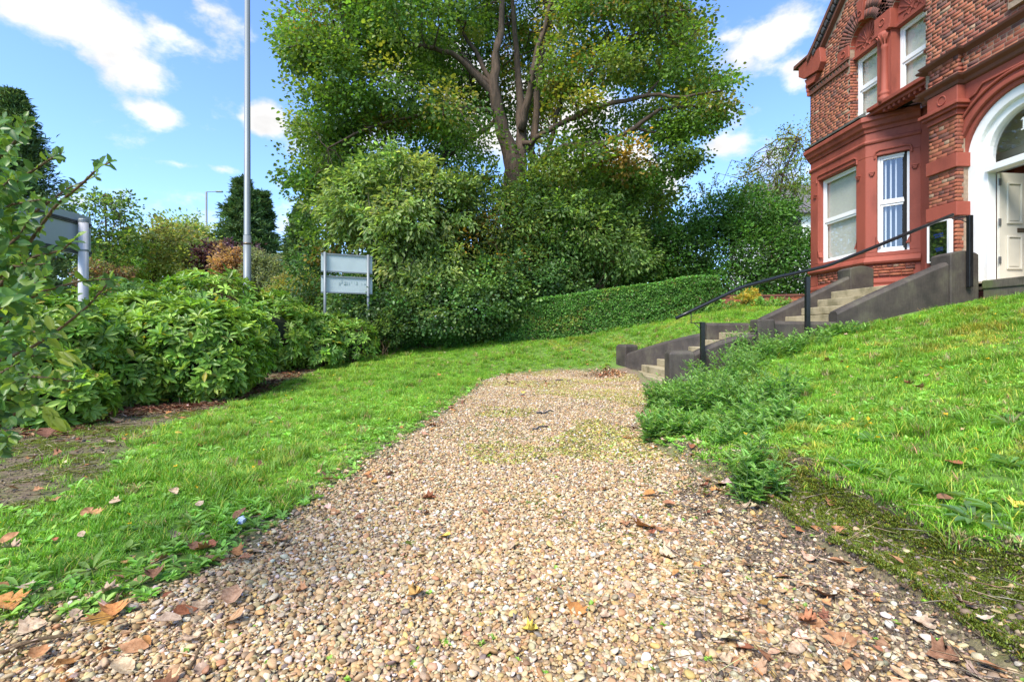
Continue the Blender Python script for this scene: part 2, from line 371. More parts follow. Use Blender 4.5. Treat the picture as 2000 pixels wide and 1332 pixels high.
def poly_sd(x, y, poly):
    """signed distance, positive inside"""
    P = np.array(poly); Q = np.roll(P, -1, 0); ins = np.zeros(x.shape, bool); dm = np.full(x.shape, 1e9)
    for (x0, y0), (x1, y1) in zip(P, Q):
        c = ((y0 > y) != (y1 > y)); ins ^= c & (x < (x1 - x0) * (y - y0) / (y1 - y0 + 1e-12) + x0)
        dx, dy = x1 - x0, y1 - y0; t = np.clip(((x - x0) * dx + (y - y0) * dy) / (dx * dx + dy * dy + 1e-12), 0, 1)
        dm = np.minimum(dm, np.hypot(x - x0 - t * dx, y - y0 - t * dy))
    return np.where(ins, dm, -dm)
_rs = np.random.RandomState(5)
def vnoise(x, y, s, seed=0):
    """cheap smooth value noise 0..1"""
    rs = np.random.RandomState(seed); T = rs.rand(64, 64)
    u = x / s; v = y / s; i = np.floor(u).astype(int); j = np.floor(v).astype(int); a = u - i; b = v - j
    a = a * a * (3 - 2 * a); b = b * b * (3 - 2 * b)
    g = lambda p, q: T[p % 64, q % 64]
    return (g(i, j) * (1 - a) + g(i + 1, j) * a) * (1 - b) + (g(i, j + 1) * (1 - a) + g(i + 1, j + 1) * a) * b
def fb(x, y, s, seed=0): return (vnoise(x, y, s, seed) * .5 + vnoise(x, y, s / 2.1, seed + 1) * .3 + vnoise(x, y, s / 4.3, seed + 2) * .2)

_gl = [ground_at(*p) for p in [(250, 1190), (400, 1110), (510, 1040), (620, 975), (715, 905), (800, 850), (870, 800), (915, 770), (945, 745), (985, 733), (1090, 722), (1195, 724)]]
_gr = [(3.5, 12.45), (3.3, 10.9), (3.1, 9.3), (2.75, 8.6)] + [ground_at(*p) for p in [(1265, 800), (1262, 860), (1330, 890), (1420, 940), (1500, 985), (1600, 1050), (1750, 1130), (1900, 1230), (2000, 1300)]]
GRAVEL = [(-4.2, .2), (-3.2, 1.2), (-2.2, 1.75)] + _gl + _gr + [(2.2, .2)]
SOIL = [ground_at(*p) for p in [(-500, 1010), (0, 1003), (97, 975), (227, 920), (252, 893), (290, 845), (392, 814), (476, 786), (545, 752), (640, 716), (700, 694), (745, 676)]] + [(-6, 22), (-40, 22), (-40, 1)]
MOSS = [ground_at(*p) for p in [(1480, 905), (1511, 905), (1570, 945), (1640, 985), (1720, 1030), (1790, 1065), (1880, 1105), (2000, 1118), (2200, 1150), (2300, 1400), (2000, 1300), (1900, 1230), (1750, 1130), (1600, 1050), (1500, 985)]]
FOOT = [(2.7, 8.35), (9.5, 8.35), (9.5, 2), (40, 2), (40, 24), (8.9, 24), (8.9, 11.4), (5, 11.3), (4.1, 12.2), (3.9, 13.1), (3.0, 13.1), (3.0, 12.4), (3.2, 11)]

def make_ground():
    def axis(vals): return np.array(sorted(set(np.round(vals, 4))))
    near_x = np.r_[np.arange(-9, 1.1, .1), np.arange(1.1, 4.5, .045), np.arange(4.5, 9.6, .1)]; near_y = np.r_[np.arange(.4, 5, .05), np.arange(5, 18, .1)]
    ext = np.geomspace(1, 700, 26)
    xs = axis(np.r_[near_x, -9 - ext, 9.6 + ext]); ys = axis(np.r_[near_y, .4 - ext, 18 + ext])
    X, Y = np.meshgrid(xs, ys); Z = H(X, Y)
    nearm = (np.abs(X) < 14) & (Y < 20)
    Z = Z + nearm * ((fb(X, Y, .5, 3) - .5) * .03 + (fb(X, Y, 1.7, 9) - .5) * .05)
    st = poly_sd(X, Y, [(3.25, 8.72), (9.4, 8.72), (9.4, 11.14), (4.9, 11.14), (4.2, 11.6), (3.75, 12.4), (3.35, 12.7)])
    Z = np.where(st > .0, np.minimum(Z, np.clip((X - 3.4) * .5, -.02, 1.8) * .75 - .22), Z)
    # earth lip beside the gravel
    m = poly_sd(X, Y, MOSS); g = poly_sd(X, Y, GRAVEL)
    gm = np.maximum(g, m); Z = np.where(nearm & (gm < .06) & (X > 1.2) & (Y < 5), Z + np.clip((.05 - gm) / .10, 0, 1) * .12 * np.clip((5 - Y) / 1.5, 0, 1), Z)
    V = np.c_[X.ravel(), Y.ravel(), Z.ravel()]
    ny, nx = X.shape; I = np.arange(ny * nx).reshape(ny, nx)
    F = np.stack([I[:-1, :-1], I[:-1, 1:], I[1:, 1:], I[1:, :-1]], -1).reshape(-1, 4)
    e = (fb(X, Y, .35, 21) - .5) * .5
    sm = lambda d, w: np.clip((d + e * w * 1.2) / w + .5, 0, 1)
    col = np.stack([sm(g, .35), sm(poly_sd(X, Y, SOIL), .6), sm(m + .06, .14)], -1).reshape(-1, 3)
    m_, nt, b, out = nmat('garden_ground')
    a = nt.nodes.new('ShaderNodeAttribute'); a.attribute_name = 'Col'; sp = nt.nodes.new('ShaderNodeSeparateColor'); nt.links.new(a.outputs['Color'], sp.inputs[0])
    n1 = noisen(nt, 9, 7, .65); n2 = noisen(nt, 45, 5, .7); n3 = noisen(nt, .8, 4, .6)
    lawn = ramp(nt, n1, [(.3, (.07, .12, .02)), (.5, (.11, .21, .03)), (.7, (.15, .17, .05))])
    grav = ramp(nt, n2, [(.35, (.10, .07, .045)), (.6, (.28, .2, .13))])
    soil = mixc(nt, .75, ramp(nt, n2, [(.3, (.06, .04, .025)), (.5, (.17, .12, .075)), (.72, (.26, .19, .11))]), ramp(nt, n1, [(.42, (1, 1, 1)), (.58, (.62, .95, .3))]), 'MULTIPLY')
    moss = ramp(nt, n1, [(.38, (.028, .021, .016)), (.52, (.05, .038, .022)), (.60, (.10, .12, .02)), (.75, (.15, .19, .025))])
    c = mixc(nt, sp.outputs[1], lawn, soil); c = mixc(nt, sp.outputs[2], c, moss); c = mixc(nt, sp.outputs[0], c, grav)
    nt.links.new(c, b.inputs['Base Color']); b.inputs['Roughness'].default_value = .95; bump(nt, b, n2, .8, .015)
    me = np_mesh('ground', V, F, m_, col, True); o = link('ground', me); tag(o, kind='structure'); return o
make_ground()

# ------------------------------------------------------------------ leaf machinery
T_DIAMOND = (np.array([(0, 0, 0), (.45, .5, .12), (1, 0, -.05), (.45, -.5, .12)]), [np.array([(0, 2, 1), (0, 3, 2)])])
T_STRAW = (np.array([(0, 0, 0), (.5, .5, .02), (1, 0, 0), (.5, -.5, .02)]), [np.array([(0, 2, 1), (0, 3, 2)])])
T_LEAF = (np.array([(0, 0, 0), (.3, .46, .09), (.7, .40, .07), (1, 0, -.12), (.7, -.40, .07), (.3, -.46, .09)]), [np.array([(0, 3, 2, 1), (0, 5, 4, 3)])])
T_MAPLE = (np.array([(0, 0, 0), (.12, .42, .08), (.42, .30, .05), (.55, .62, .1), (.68, .2, .03), (1, 0, -.08), (.68, -.2, .03), (.55, -.62, .1), (.42, -.30, .05), (.12, -.42, .08)]),
           [np.array([(0, 2, 1), (0, 4, 3), (0, 5, 4), (0, 6, 5), (0, 7, 6), (0, 9, 8)])])
T_LONG = (np.array([(0, 0, 0), (.28, .3, .06), (.62, .5, .08), (.88, .26, .0), (1, 0, -.1), (.88, -.26, .0), (.62, -.5, .08), (.28, -.3, .06), (.5, 0, -.02)]),
          [np.array([(0, 8, 2, 1), (8, 4, 3, 2), (0, 7, 6, 8), (8, 6, 5, 4)])])
T_ROUND = (np.array([(0, 0, 0), (.18, .32, .07), (.5, .5, .1), (.82, .3, .03), (1, 0, -.08), (.82, -.3, .03), (.5, -.5, .1), (.18, -.32, .07), (.5, 0, -.03)]),
           [np.array([(0, 8, 2, 1), (8, 4, 3, 2), (0, 7, 6, 8), (8, 6, 5, 4)])])
_th = [(0, 0, 0)] + [(x, w, .06) for x, w in ((.12, .10), (.22, .42), (.32, .14), (.42, .55), (.54, .16), (.64, .45), (.76, .12), (.85, .22))] + [(1, 0, -.05)]
T_THISTLE = (np.array(_th + [(x, -w, z) for x, w, z in _th[-2:0:-1]] + [(.32, 0, 0), (.54, 0, 0), (.76, 0, 0)]), None)
def _thf():
    n = len(_th); L_ = list(range(n)); Rr = [0] + list(range(2 * n - 3, n - 1, -1)) + [n - 1]; m0 = 2 * n - 2; f = []
    for S in (L_, Rr):
        f += [(0, S[1], S[2], S[3]), (0, S[3], m0, m0), (m0, S[3], S[4], S[5]), (m0, S[5], m0 + 1, m0 + 1), (m0 + 1, S[5], S[6], S[7]), (m0 + 1, S[7], m0 + 2, m0 + 2), (m0 + 2, S[7], S[8], S[9])]
    q = np.array([x for x in f if x[2] != x[3]]); t = np.array([x[:3] for x in f if x[2] == x[3]])
    return [q, t]
T_THISTLE = (T_THISTLE[0], _thf())

def unit(v): return v / np.maximum(np.linalg.norm(v, axis=-1, keepdims=True), 1e-9)
def leaf_arrays(P, D, Nn, L, W, tmpl):
    tv, tf = tmpl; D = unit(D); S = unit(np.cross(Nn, D)); Nn = np.cross(D, S)
    L = np.broadcast_to(L, (len(P),))[:, None, None]; W = np.broadcast_to(W, (len(P),))[:, None, None]
    V = P[:, None] + D[:, None] * tv[None, :, :1] * L + S[:, None] * tv[None, :, 1:2] * W + Nn[:, None] * tv[None, :, 2:] * L
    off = (np.arange(len(P)) * len(tv))[:, None, None]
    F = [(f[None] + off).reshape(-1, f.shape[1]) for f in tf]
    return V.reshape(-1, 3), F
def leaves_obj(name, P, D, Nn, L, W, col, tmpl, mat, parent=None, kind=None, origin=None):
    V, F = leaf_arrays(P, D, Nn, L, W, tmpl)
    c = np.repeat(col, len(tmpl[0]), 0)
    me = np_mesh(name, V, F, mat, c); o = link(name, me, parent)
    if kind: o['kind'] = kind
    return o
class Bag:
    """collects leaves of one template"""
    def __init__(s): s.a = [[], [], [], [], [], []]
    def add(s, P, D, Nn, L, W, col):
        n = len(P); L = np.broadcast_to(L, (n,)); W = np.broadcast_to(W, (n,))
        for k, x in enumerate((P, D, Nn, L, W, col)): s.a[k].append(np.array(x))
    def cat(s): return [np.concatenate(x) for x in s.a]
    def build(s, name, tmpl, mat, parent, rel=(0, 0, 0), kind=None):
        P, D, Nn, L, W, c = s.cat(); return leaves_obj(name, P - np.array(rel), D, Nn, L, W, c, tmpl, mat, parent, kind)
PG = 1.0
def palette(rs, n, pal, wts=None, jit=.2):
    pal = np.array(pal); i = rs.choice(len(pal), n, p=wts); c = pal[i] * PG * np.exp(rs.randn(n, 1) * jit) * np.exp(rs.randn(n, 3) * .06)
    return np.clip(c, 0, 1)
def clumps(rs, blobs, n, shell=.55, skip=.8, up_only=False):
    B = np.array(blobs); w = (B[:, 3] * B[:, 5] + B[:, 4] * B[:, 5]); w /= w.sum(); C = []; Nr = []
    tries = 0
    while len(C) < n and tries < 60:
        tries += 1; i = rs.choice(len(B), n, p=w); d = unit(rs.randn(n, 3)); r = shell + (1 - shell) * rs.rand(n) ** .6
        p = B[i, :3] + d * B[i, 3:] * r[:, None]; ok = np.ones(n, bool)
        for j in range(len(B)):
            q = (p - B[j, :3]) / B[j, 3:]; ins = (np.sqrt((q ** 2).sum(1)) < skip) & (i != j); ok &= ~ins
        if up_only: ok &= (d[:, 2] > -.35)
        C += list(p[ok]); Nr += list(unit(d[ok] / B[i[ok], 3:]))
    return np.array(C[:n]), np.array(Nr[:n])
def fill_leaves(rs, bag, C, Nr, per, cr, L, W, pal, wts=None, flat=.6, droop=.25, jit=.2, cj=.18, updir=.6, Ls=.2):
    n = len(C) * per; c = np.repeat(C, per, 0); nr = np.repeat(Nr, per, 0)
    off = np.clip(rs.randn(n, 3), -1.7, 1.7) * cr * np.array([1, 1, flat]) * np.repeat(.7 + .6 * rs.rand(len(C), 1), per, 0)
    P = c + off; D = unit(off / cr + nr * .8 + rs.randn(n, 3) * .7 + np.array([0, 0, -droop]))
    Nn = unit(rs.randn(n, 3) * .6 + np.array([0, 0, updir]) + nr * .55)
    cc = palette(rs, len(C), pal, wts, cj); col = np.repeat(cc, per, 0) * np.exp(rs.randn(n, 1) * jit)
    l = L * np.exp(rs.randn(n) * Ls); bag.add(P, D, Nn, l, l * W / L, np.clip(col, 0, 1))
def wob(rs, a, b, r0, r1, n=5, w=.12, sag=0):
    a = Vector(a); b = Vector(b); ln = (b - a).length; pts = []
    for i in range(n + 1):
        t = i / n; p = a.lerp(b, t)
        if 0 < i < n: p += Vector(rs.randn(3)) * ln * w * .35
        p.z += sag * ln * 4 * t * (1 - t); pts.append(p)
    return pts, [r0 + (r1 - r0) * i / n for i in range(n + 1)]

# greens (real-world albedo)
SYC = [(.055, .115, .022), (.075, .14, .028), (.045, .09, .02), (.11, .16, .03)]
# ------------------------------------------------------------------ house
BR = [(.33, .098, .052), (.37, .125, .062), (.29, .085, .05), (.24, .076, .05), (.15, .065, .052), (.41, .155, .08), (.19, .078, .056), (.38, .25, .16)]
BRW = [.27, .20, .22, .13, .05, .06, .05, .02]
_brick_mesh = {}
def brick_mesh(ln, ht, ci, dep=.05):
    key = (round(ln, 3), round(ht, 3), ci)
    if key not in _brick_mesh:
        e = .002; x, y, z = ln / 2, dep / 2, ht / 2
        # front face slightly chamfered: y is outward
        V = np.array([(-x, -y, -z), (x, -y, -z), (x, -y, z), (-x, -y, z), (-x, y - e, -z), (x, y - e, -z), (x, y - e, z), (-x, y - e, z),
                      (-x + e, y, -z + e), (x - e, y, -z + e), (x - e, y, z - e), (-x + e, y, z - e)])
        F = np.array([(0, 1, 5, 4), (1, 2, 6, 5), (2, 3, 7, 6), (3, 0, 4, 7), (4, 5, 9, 8), (5, 6, 10, 9), (6, 7, 11, 10), (7, 4, 8, 11), (8, 9, 10, 11)])
        me = np_mesh('brick', V, F, M['brick'], np.tile(BR[ci], (12, 1)))
        _brick_mesh[key] = me
    return _brick_mesh[key]
class Brickwork:
    """bricks on a vertical face: origin o (x,y), unit plan direction u, outward normal n"""
    def __init__(s): s.single = []; s.joined = []
    def face(s, o, u, n, a0, a1, z0, z1, rs, test=None, single=True, mort=None, bl=.214, bh=.065, g=.010, proud=.0):
        o = Vector((*o, 0)); u = Vector((*u, 0)).normalized(); n = Vector((*n, 0)).normalized()
        rows = max(1, int(round((z1 - z0) / (bh + g)))); ph = (z1 - z0) / rows; hd = bl * .478
        for r in range(rows):
            hr = r % 4 == 3; a = a0 - (hd / 2 if hr else (0, bl / 2 + .01, .04)[r % 3]); k = 0
            while a < a1 - .02:
                w = hd if (hr or rs.rand() < .06) else bl
                s0 = max(a, a0); s1 = min(a + w, a1); z = z0 + r * ph + g / 2
                if s1 - s0 > .035 and (test is None or test((s0 + s1) / 2, z + bh / 2)):
                    c = o + u * ((s0 + s1) / 2) + n * (-.025 + .0035 + proud - .001 + rs.randn() * .0008); c.z = z + (ph - g) / 2
                    (s.single if single else s.joined).append((c, u, n, s1 - s0, ph - g, rs.choice(len(BR), p=BRW)))
                a += w + g; k += 1
    def voussoirs(s, X, cy, cz, r0, r1, t0, t1, rs, w=.075):
        rm = (r0 + r1) / 2; k = int((t1 - t0) * rm / w)
        for rr in range(2):
            ra = r0 + (r1 - r0) * rr / 2 + .004; rb = r0 + (r1 - r0) * (rr + 1) / 2 - .004
            for i in range(k):
                t = t0 + (t1 - t0) * (i + .5) / k; c = Vector((X + .005, cy + math.cos(t) * (ra + rb) / 2, cz + math.sin(t) * (ra + rb) / 2))
                s.vs.append((c, t, rb - ra, (t1 - t0) * (ra + rb) / 2 / k - .01, rs.choice([3, 4, 6, 4])))
    vs = []
    def build(s, parent, cap=300):
        cams = sorted(s.single, key=lambda b: b[0].length)
        for (c, u, n, ln, ht, ci) in cams[:cap]:
            me = brick_mesh(round(ln * 50) / 50, ht, ci); ob = bpy.data.objects.new('brick', me); COL.objects.link(ob); ob.parent = parent
            z = Vector((0, 0, 1)); mt = Matrix((u, n, z)).transposed().to_4x4()
            if u.cross(n).z < 0: mt = Matrix((-u, n, z)).transposed().to_4x4()
            ob.matrix_local = Matrix.Translation(c) @ mt @ Matrix.Diagonal((ln / (round(ln * 50) / 50), 1, 1, 1))
        rest = cams[cap:] + s.joined
        if rest or s.vs:
            V = []; F = []; C = []
            for (c, u, n, ln, ht, ci) in rest:
                k = len(V); z = Vector((0, 0, 1))
                for b_ in (-.025, .025):
                    for a_, d_ in ((-1, -1), (1, -1), (1, 1), (-1, 1)): V.append(c + u * a_ * ln / 2 + n * b_ + z * d_ * ht / 2)
                F += [(k, k + 1, k + 5, k + 4), (k + 1, k + 2, k + 6, k + 5), (k + 2, k + 3, k + 7, k + 6), (k + 3, k, k + 4, k + 7), (k + 4, k + 5, k + 6, k + 7)]; C += [BR[ci]] * 8
            for (c, t, rl, tw, ci) in s.vs:
                k = len(V); er = Vector((0, math.cos(t), math.sin(t))); et = Vector((0, -math.sin(t), math.cos(t)))
                for b_ in (.03, -.03):
                    for a_, d_ in ((-1, -1), (1, -1), (1, 1), (-1, 1)): V.append(c + er * a_ * rl / 2 + et * d_ * tw / 2 * (1 + .12 * a_) + Vector((b_, 0, 0)))
                F += [(k, k + 1, k + 5, k + 4), (k + 1, k + 2, k + 6, k + 5), (k + 2, k + 3, k + 7, k + 6), (k + 3, k, k + 4, k + 7), (k + 4, k + 5, k + 6, k + 7)]; C += [BR[ci]] * 8
            me = np_mesh('brickwork', np.array([tuple(v) for v in V]), np.array(F), M['brick'], np.array(C))
            ob = link('brickwork', me, parent); ob['kind'] = 'stuff'

def window(parent, c, u, n, w, h, mid=None, blind=True, bm=None, slats=0, gap=False, vent=False):
    """casement with frame, sashes and glass; c = centre bottom on the wall plane, u along, n outward"""
    c = Vector(c); u = Vector((*u, 0)).normalized(); n = Vector((*n, 0)).normalized(); z = Vector((0, 0, 1)); f = .055; mid = mid or h * .45
    fr = MB()
    def bar(mb, a0, a1, z0, z1, d0, d1):
        mb.obox(c + u * (a0 + a1) / 2 + z * (z0 + z1) / 2 + n * (d0 + d1) / 2, u * (a1 - a0) / 2, z * (z1 - z0) / 2, n * (d1 - d0) / 2)
    bar(fr, -w / 2, -w / 2 + f, 0, h, -.07, 0); bar(fr, w / 2 - f, w / 2, 0, h, -.07, 0); bar(fr, -w / 2 + f, w / 2 - f, 0, f, -.07, 0); bar(fr, -w / 2 + f, w / 2 - f, h - f, h, -.07, 0)
    bar(fr, -w / 2 + f, w / 2 - f, mid - .03, mid + .03, -.07, -.002)
    wo = fr.build('window', M['upvc'], parent, bevel=.006)
    sill = MB(); bar(sill, -w / 2 - .0, w / 2 + .0, -.05, -.002, -.07, .05); sill.build('sill', M['upvc'], wo, bevel=.008)
    for k, (z0, z1) in enumerate(((f, mid - .03), (mid + .03, h - f))):
        s_ = MB(); g = .05; a0, a1 = -w / 2 + f + .003, w / 2 - f - .003; z0 += .003; z1 -= .003; e = -.012 if k else -.022
        bar(s_, a0, a0 + g, z0, z1, e - .04, e); bar(s_, a1 - g, a1, z0, z1, e - .04, e); bar(s_, a0 + g, a1 - g, z0, z0 + g, e - .04, e); bar(s_, a0 + g, a1 - g, z1 - g, z1, e - .04, e)
        if k and vent: bar(s_, -w * .22, w * .22, z1 - g + .012, z1 - .018, e + .001, e + .012)
        s_.build('sash', M['upvc'], wo, bevel=.005)
        p = MB(); bar(p, a0 + g, a1 - g, z0 + g, z1 - g, e - .03, e - .022); p.build('pane', M['glass'], wo)
    # blinds
    b = MB(); sp = .09 if not gap else .10; sw = .100 if not gap else .035; k = int((w + .16) / sp)
    for i in range(k):
        a = -w / 2 - .08 + sp * (i + .5); ang = .12 if not gap else .5
        cc = c + u * a + n * -.115 + z * (h / 2); d = (u * math.cos(ang) + n * math.sin(ang))
        b.obox(cc, d * sw / 2, z * (h / 2 - .06), d.cross(z) * .0012)
    b.build('blind', bm or M['blind'], wo)
    return wo

def make_house():
    rs = np.random.RandomState(11)
    house = empty('brick_house', (9.2, 9, 2.0)); tag(house, 'red brick Victorian villa with red painted stone bay window and arched doorway above the steps', 'house')
    O = Vector(house.location)
    par = house
    class HM(MB):
        def __init__(s): super().__init__(O)
    U = (0, 1); NX = (-1, 0)
    XW, XB = 9.15, 9.15
    root = house
    def reb(o): return o
    # ---- walls behind the brick faces (mortar backing)
    gz = lambda y: min(9.05 + (13.3 - y) * .93, 9.05 + (y - 8.5) * .93)
    # upper gable wall: openings for two windows; built as pieces
    w = HM(); th = .30; SP = 8.42
    W1 = (11.41, 12.10, 6.50, 8.86); W2 = (10.30, 10.99, 6.50, 8.86)
    w.box(XW, XW + th, 12.32, 13.92, 6.40, SP); w.box(XW, XW + th, 11.0, 11.41, 6.40, SP); w.box(XW, XW + th, 9.4, 10.09, 6.40, SP)
    def gable_piece(y0, y1, z0):
        ys = [y0, y1]; pts = [(XW, y0, z0), (XW, y1, z0), (XW, y1, gz(y1))]
        if y0 < 10.9 < y1: pts.append((XW, 10.9, gz(10.9)))
        pts.append((XW, y0, gz(y0))); w.prism(pts, (th, 0, 0))
    for (y0, y1) in ((12.32, 13.92), (11.0, 11.41), (9.4, 10.09)): gable_piece(y0, y1, SP)
    for (a, b) in ((11.41, 12.32), (10.09, 11.0)):
        cy = (a + b) / 2; r = (b - a) / 2
        arc = [(XW, cy + r * math.cos(t), SP + r * math.sin(t)) for t in np.linspace(0, math.pi, 13)]
        pts = [(XW, b, gz(b)), (XW, b, SP)] + arc[1:-1] + [(XW, a, SP), (XW, a, gz(a))]
        if a < 10.9 < b: pts.append((XW, 10.9, gz(10.9)))
        w.prism(pts, (th, 0, 0))
    wall = w.build('wall', M['mortar'], house)
    # body of the house behind
    m = HM()
    m.box(9.9, 10.2, 9.0, 11.05, 1.0, 6.3)                 # wall beside the bay
    m.box(9.46, 15, 13.60, 13.90, 1.0, 9.0)                # far flank
    m.box(9.95, 15, 4.0, 4.3, 1.0, 9.5)
    m.build_each('flank_wall', M['red'], house)
    # tower over the porch
    m = HM(); XT = 8.87
    m.box(XT, XT + .3, 9.0, 9.78, 5.9, 9.6); m.box(XT, XT + .3, 5.2, 9.0, 5.9, 9.6); m.box(XT + .3, 12, 9.48, 9.78, 6.3, 9.6); m.box(XT, 12, 5.0, 5.2, 1, 9.6)
    tower = m.build('porch_wall', M['mortar'], house)
    bw = Brickwork(); bw.vs = []
    ow = Vector((0, 0, 0))
    def rel(v): return v
    # tower bricks
    bw.face((XT, 0), U, NX, 7.0, 9.78, 6.50, 9.3, rs, test=lambda a, z: z < 8.2, single=True)
    bw.face((XT, 0), U, NX, 7.0, 9.0, 5.97, 6.36, rs, single=True)
    bw.face((8.77, 0), U, NX, 8.97, 9.62, 5.97, 6.36, rs, single=True)
    bw.face((0, 8.97), (1, 0), (0, -1), 8.77, 8.86, 5.97, 6.36, rs, single=False)
    # brick pier right of tower
    pm = HM(); pm.box(8.80, 8.869, 7.2, 8.10, 6.62, 9.4); pm.build('pier', M['mortar'], house)
    bw.face((8.80, 0), U, NX, 7.2, 8.10, 6.72, 9.0, rs, test=lambda a, z: z < 8, single=True)
    # pilaster (door pier)
    m = HM(); m.box(8.77, 9.2, 8.985, 9.585, 1.9, 5.97); m.build('pilaster', M['mortar'], house)
    for z0, z1 in ((2.5, 3.27), (3.56, 4.20), (4.49, 5.20)):
        bw.face((8.76, 0), U, NX, 8.975, 9.585, z0, z1, rs)
        bw.face((0, 8.975), (1, 0), (0, -1), 8.75, 8.88, z0, z1, rs)
    st = HM()
    st.box(8.70, 9.0, 8.93, 9.62, 1.9, 2.47); st.box(8.71, 9.0, 8.94, 9.61, 3.28, 3.55); st.box(8.71, 9.0, 8.94, 9.61, 4.21, 4.48)
    st.box(8.72, 9.0, 8.95, 9.60, 5.21, 5.32); st.box(8.66, 9.0, 8.88, 9.66, 5.32, 5.38); st.box(8.62, 9.0, 8.84, 9.70, 5.38, 5.45)
    st.box(8.73, 9.0, 8.95, 9.60, 5.451, 5.772)
    st.build_each('stone_band', M['red'], house, bevel=.012)
    ring = HM()
    for (X, cy, cz, r) in ((8.73, 9.27, 5.61, .085), (9.10, 12.50, 8.38, .075), (9.09, 11.2, 8.40, .075), (9.055, 11.865, 9.05, .06)):
        pts = [(X - .004, cy + r * math.cos(t), cz + r * math.sin(t)) for t in np.linspace(0, 2 * math.pi, 19)]; ring.tube(pts, .013, 6, False)
    ring.build_each('roundel', M['red'], house, smooth=True)
    # gable bricks
    cen = [(11.865, 8.42), (10.545, 8.42)]
    def tg(a, z):
        if z > gz(a) - .10: return False
        for (cy, cz) in cen:
            if math.hypot(a - cy, z - cz) < .88 and z > cz - .01: return False
            if abs(a - cy) < .47 and z < cz + .05: return False
        if 8.22 < z < 8.56 and (12.30 < a < 12.72 or 10.95 < a < 11.45): return False
        if 10.97 < a < 11.43 and z < 8.6: return False
        if 7.99 < z < 8.22: return False
        return z < 10.6
    bw.face((XW, 0), U, NX, 9.75, 13.92, 6.46, 10.7, rs, test=tg, single=True)
    for (cy, cz) in cen: bw.voussoirs(XW - .006, cy, cz, .465, .88, 0.14, math.pi - .14, rs)
    bw.face((0, 12.315), (1, 0), (0, -1), 9.15, 9.36, 6.55, 8.2, rs, single=False)
    for cy_, cz_ in cen:
        o_ = HM(); n_ = 20; vs = []
        for t in np.linspace(0, math.pi, n_):
            for X_, r_ in ((9.151, .47), (9.151, .452), (9.40, .452), (9.40, .47)): vs.append((X_, cy_ + r_ * math.cos(t), cz_ + r_ * math.sin(t)))
        o_.add(vs, [(i * 4 + j, (i + 1) * 4 + j, (i + 1) * 4 + (j + 1) % 4, i * 4 + (j + 1) % 4) for i in range(n_ - 1) for j in range(4)]); o_.build('arch_soffit', M['red'], house)
    # bay base brick panels
    bw.face((XB + .02, 0), U, NX, 11.98, 12.72 + .9, 2.42, 2.70, rs)
    c45 = 1 / math.sqrt(2)
    bw.face((XB + .014, 11.79 - .014), (c45, -c45), (-c45, -c45), .13, .93, 2.42, 2.70, rs)
    bw.build(house, 300)
    for o in list(house.children):
        pass
    # shift joined bricks / single bricks into the house frame
    for o in house.children:
        if o.name.startswith('brick'): o.location = Vector(o.location) - O
    # verge and kneeler
    m = HM()
    def verge(mb, off0, off1, x0, x1):
        # band following the rake, offsets measured vertically from gz
        pts = [(x0, 13.75, gz(13.75) + off0), (x0, 10.9, gz(10.9) + off0), (x0, 10.9, gz(10.9) + off1), (x0, 13.75, gz(13.75) + off1)]
        mb.prism(pts, (x1 - x0, 0, 0))
        pts = [(x0, 10.9, gz(10.9) + off0), (x0, 8.2, gz(8.2) + off0), (x0, 8.2, gz(8.2) + off1), (x0, 10.9, gz(10.9) + off1)]
        mb.prism(pts, (x1 - x0, 0, 0))
    verge(m, .0, .13, 9.02, 9.45); verge(m, .26, .40, 8.92, 9.6)
    m.prism([(8.94, 14.42, 9.00), (8.94, 13.74, 9.06), (8.94, 13.74, 9.06 + .0), (8.94, 13.2, gz(13.2) + .27), (8.94, 13.2, gz(13.2) + .40), (8.94, 13.75, gz(13.75) + .48), (8.94, 14.4, 9.12)], (.7, 0, 0))
    m.build('verge_moulding', M['redcoping'], house, bevel=.01)
    m = HM(); n_ = 0; y = 13.5
    while y > 11.0:
        m.obox((9.04, y, gz(y) + .19), (.09, 0, 0), (0, .045, -.042), (0, .03, .06)); y -= .13
    m.build_each('dentil', M['darkslate'], house)
    m = HM(); m.prism([(8.98, 14.22, 8.98), (8.98, 14.22, 8.70), (8.98, 13.98, 8.52), (8.98, 13.35, 8.44), (8.98, 13.22, 8.62), (8.98, 13.28, 9.05), (8.98, 13.7, 9.05)], (.4, 0, 0))
    m.prism([(9.03, 14.02, 8.50), (9.03, 13.90, 8.26), (9.03, 13.6, 8.24), (9.03, 13.45, 8.43)], (.3, 0, 0))
    for k in range(3): m.box(9.05, 9.35, 13.90, 14.0 - k * .03, 8.24 - k * .13, 8.35 - k * .13)
    m.build('kneeler_stone', M['red'], house, bevel=.012)
    # string course left of window 1
    m = HM(); m.box(9.10, 9.2, 12.33, 13.95, 8.18, 8.225); m.box(9.10, 9.2, 12.33, 13.95, 7.985, 8.03)
    y = 12.36
    while y < 13.85: m.prism([(9.115, y, 8.04), (9.115, y + .11, 8.04), (9.115, y + .055, 8.17)], (.05, 0, 0)); y += .13
    m.build('string_course', M['redcoping'], house)
    # springers, keystones, column, tympana
    m = HM(); m.box(9.105, 9.3, 12.325, 12.74, 8.235, 8.545); m.box(9.09, 9.3, 10.96, 11.44, 8.22, 8.60)
    m.box(9.05, 9.3, 10.94, 11.46, 8.13, 8.22)
    for cy, cz in cen: m.prism([(9.06, cy - .06, cz + .45), (9.06, cy + .06, cz + .45), (9.06, cy + .12, cz + .98), (9.06, cy - .12, cz + .98)], (.15, 0, 0))
    m.build_each('springer_stone', M['red'], house, bevel=.01)
    m = HM(); m.box(9.147, 9.46, 10.995, 11.415, 6.5, 8.13); m.build('mullion_pier', M['red'], house)
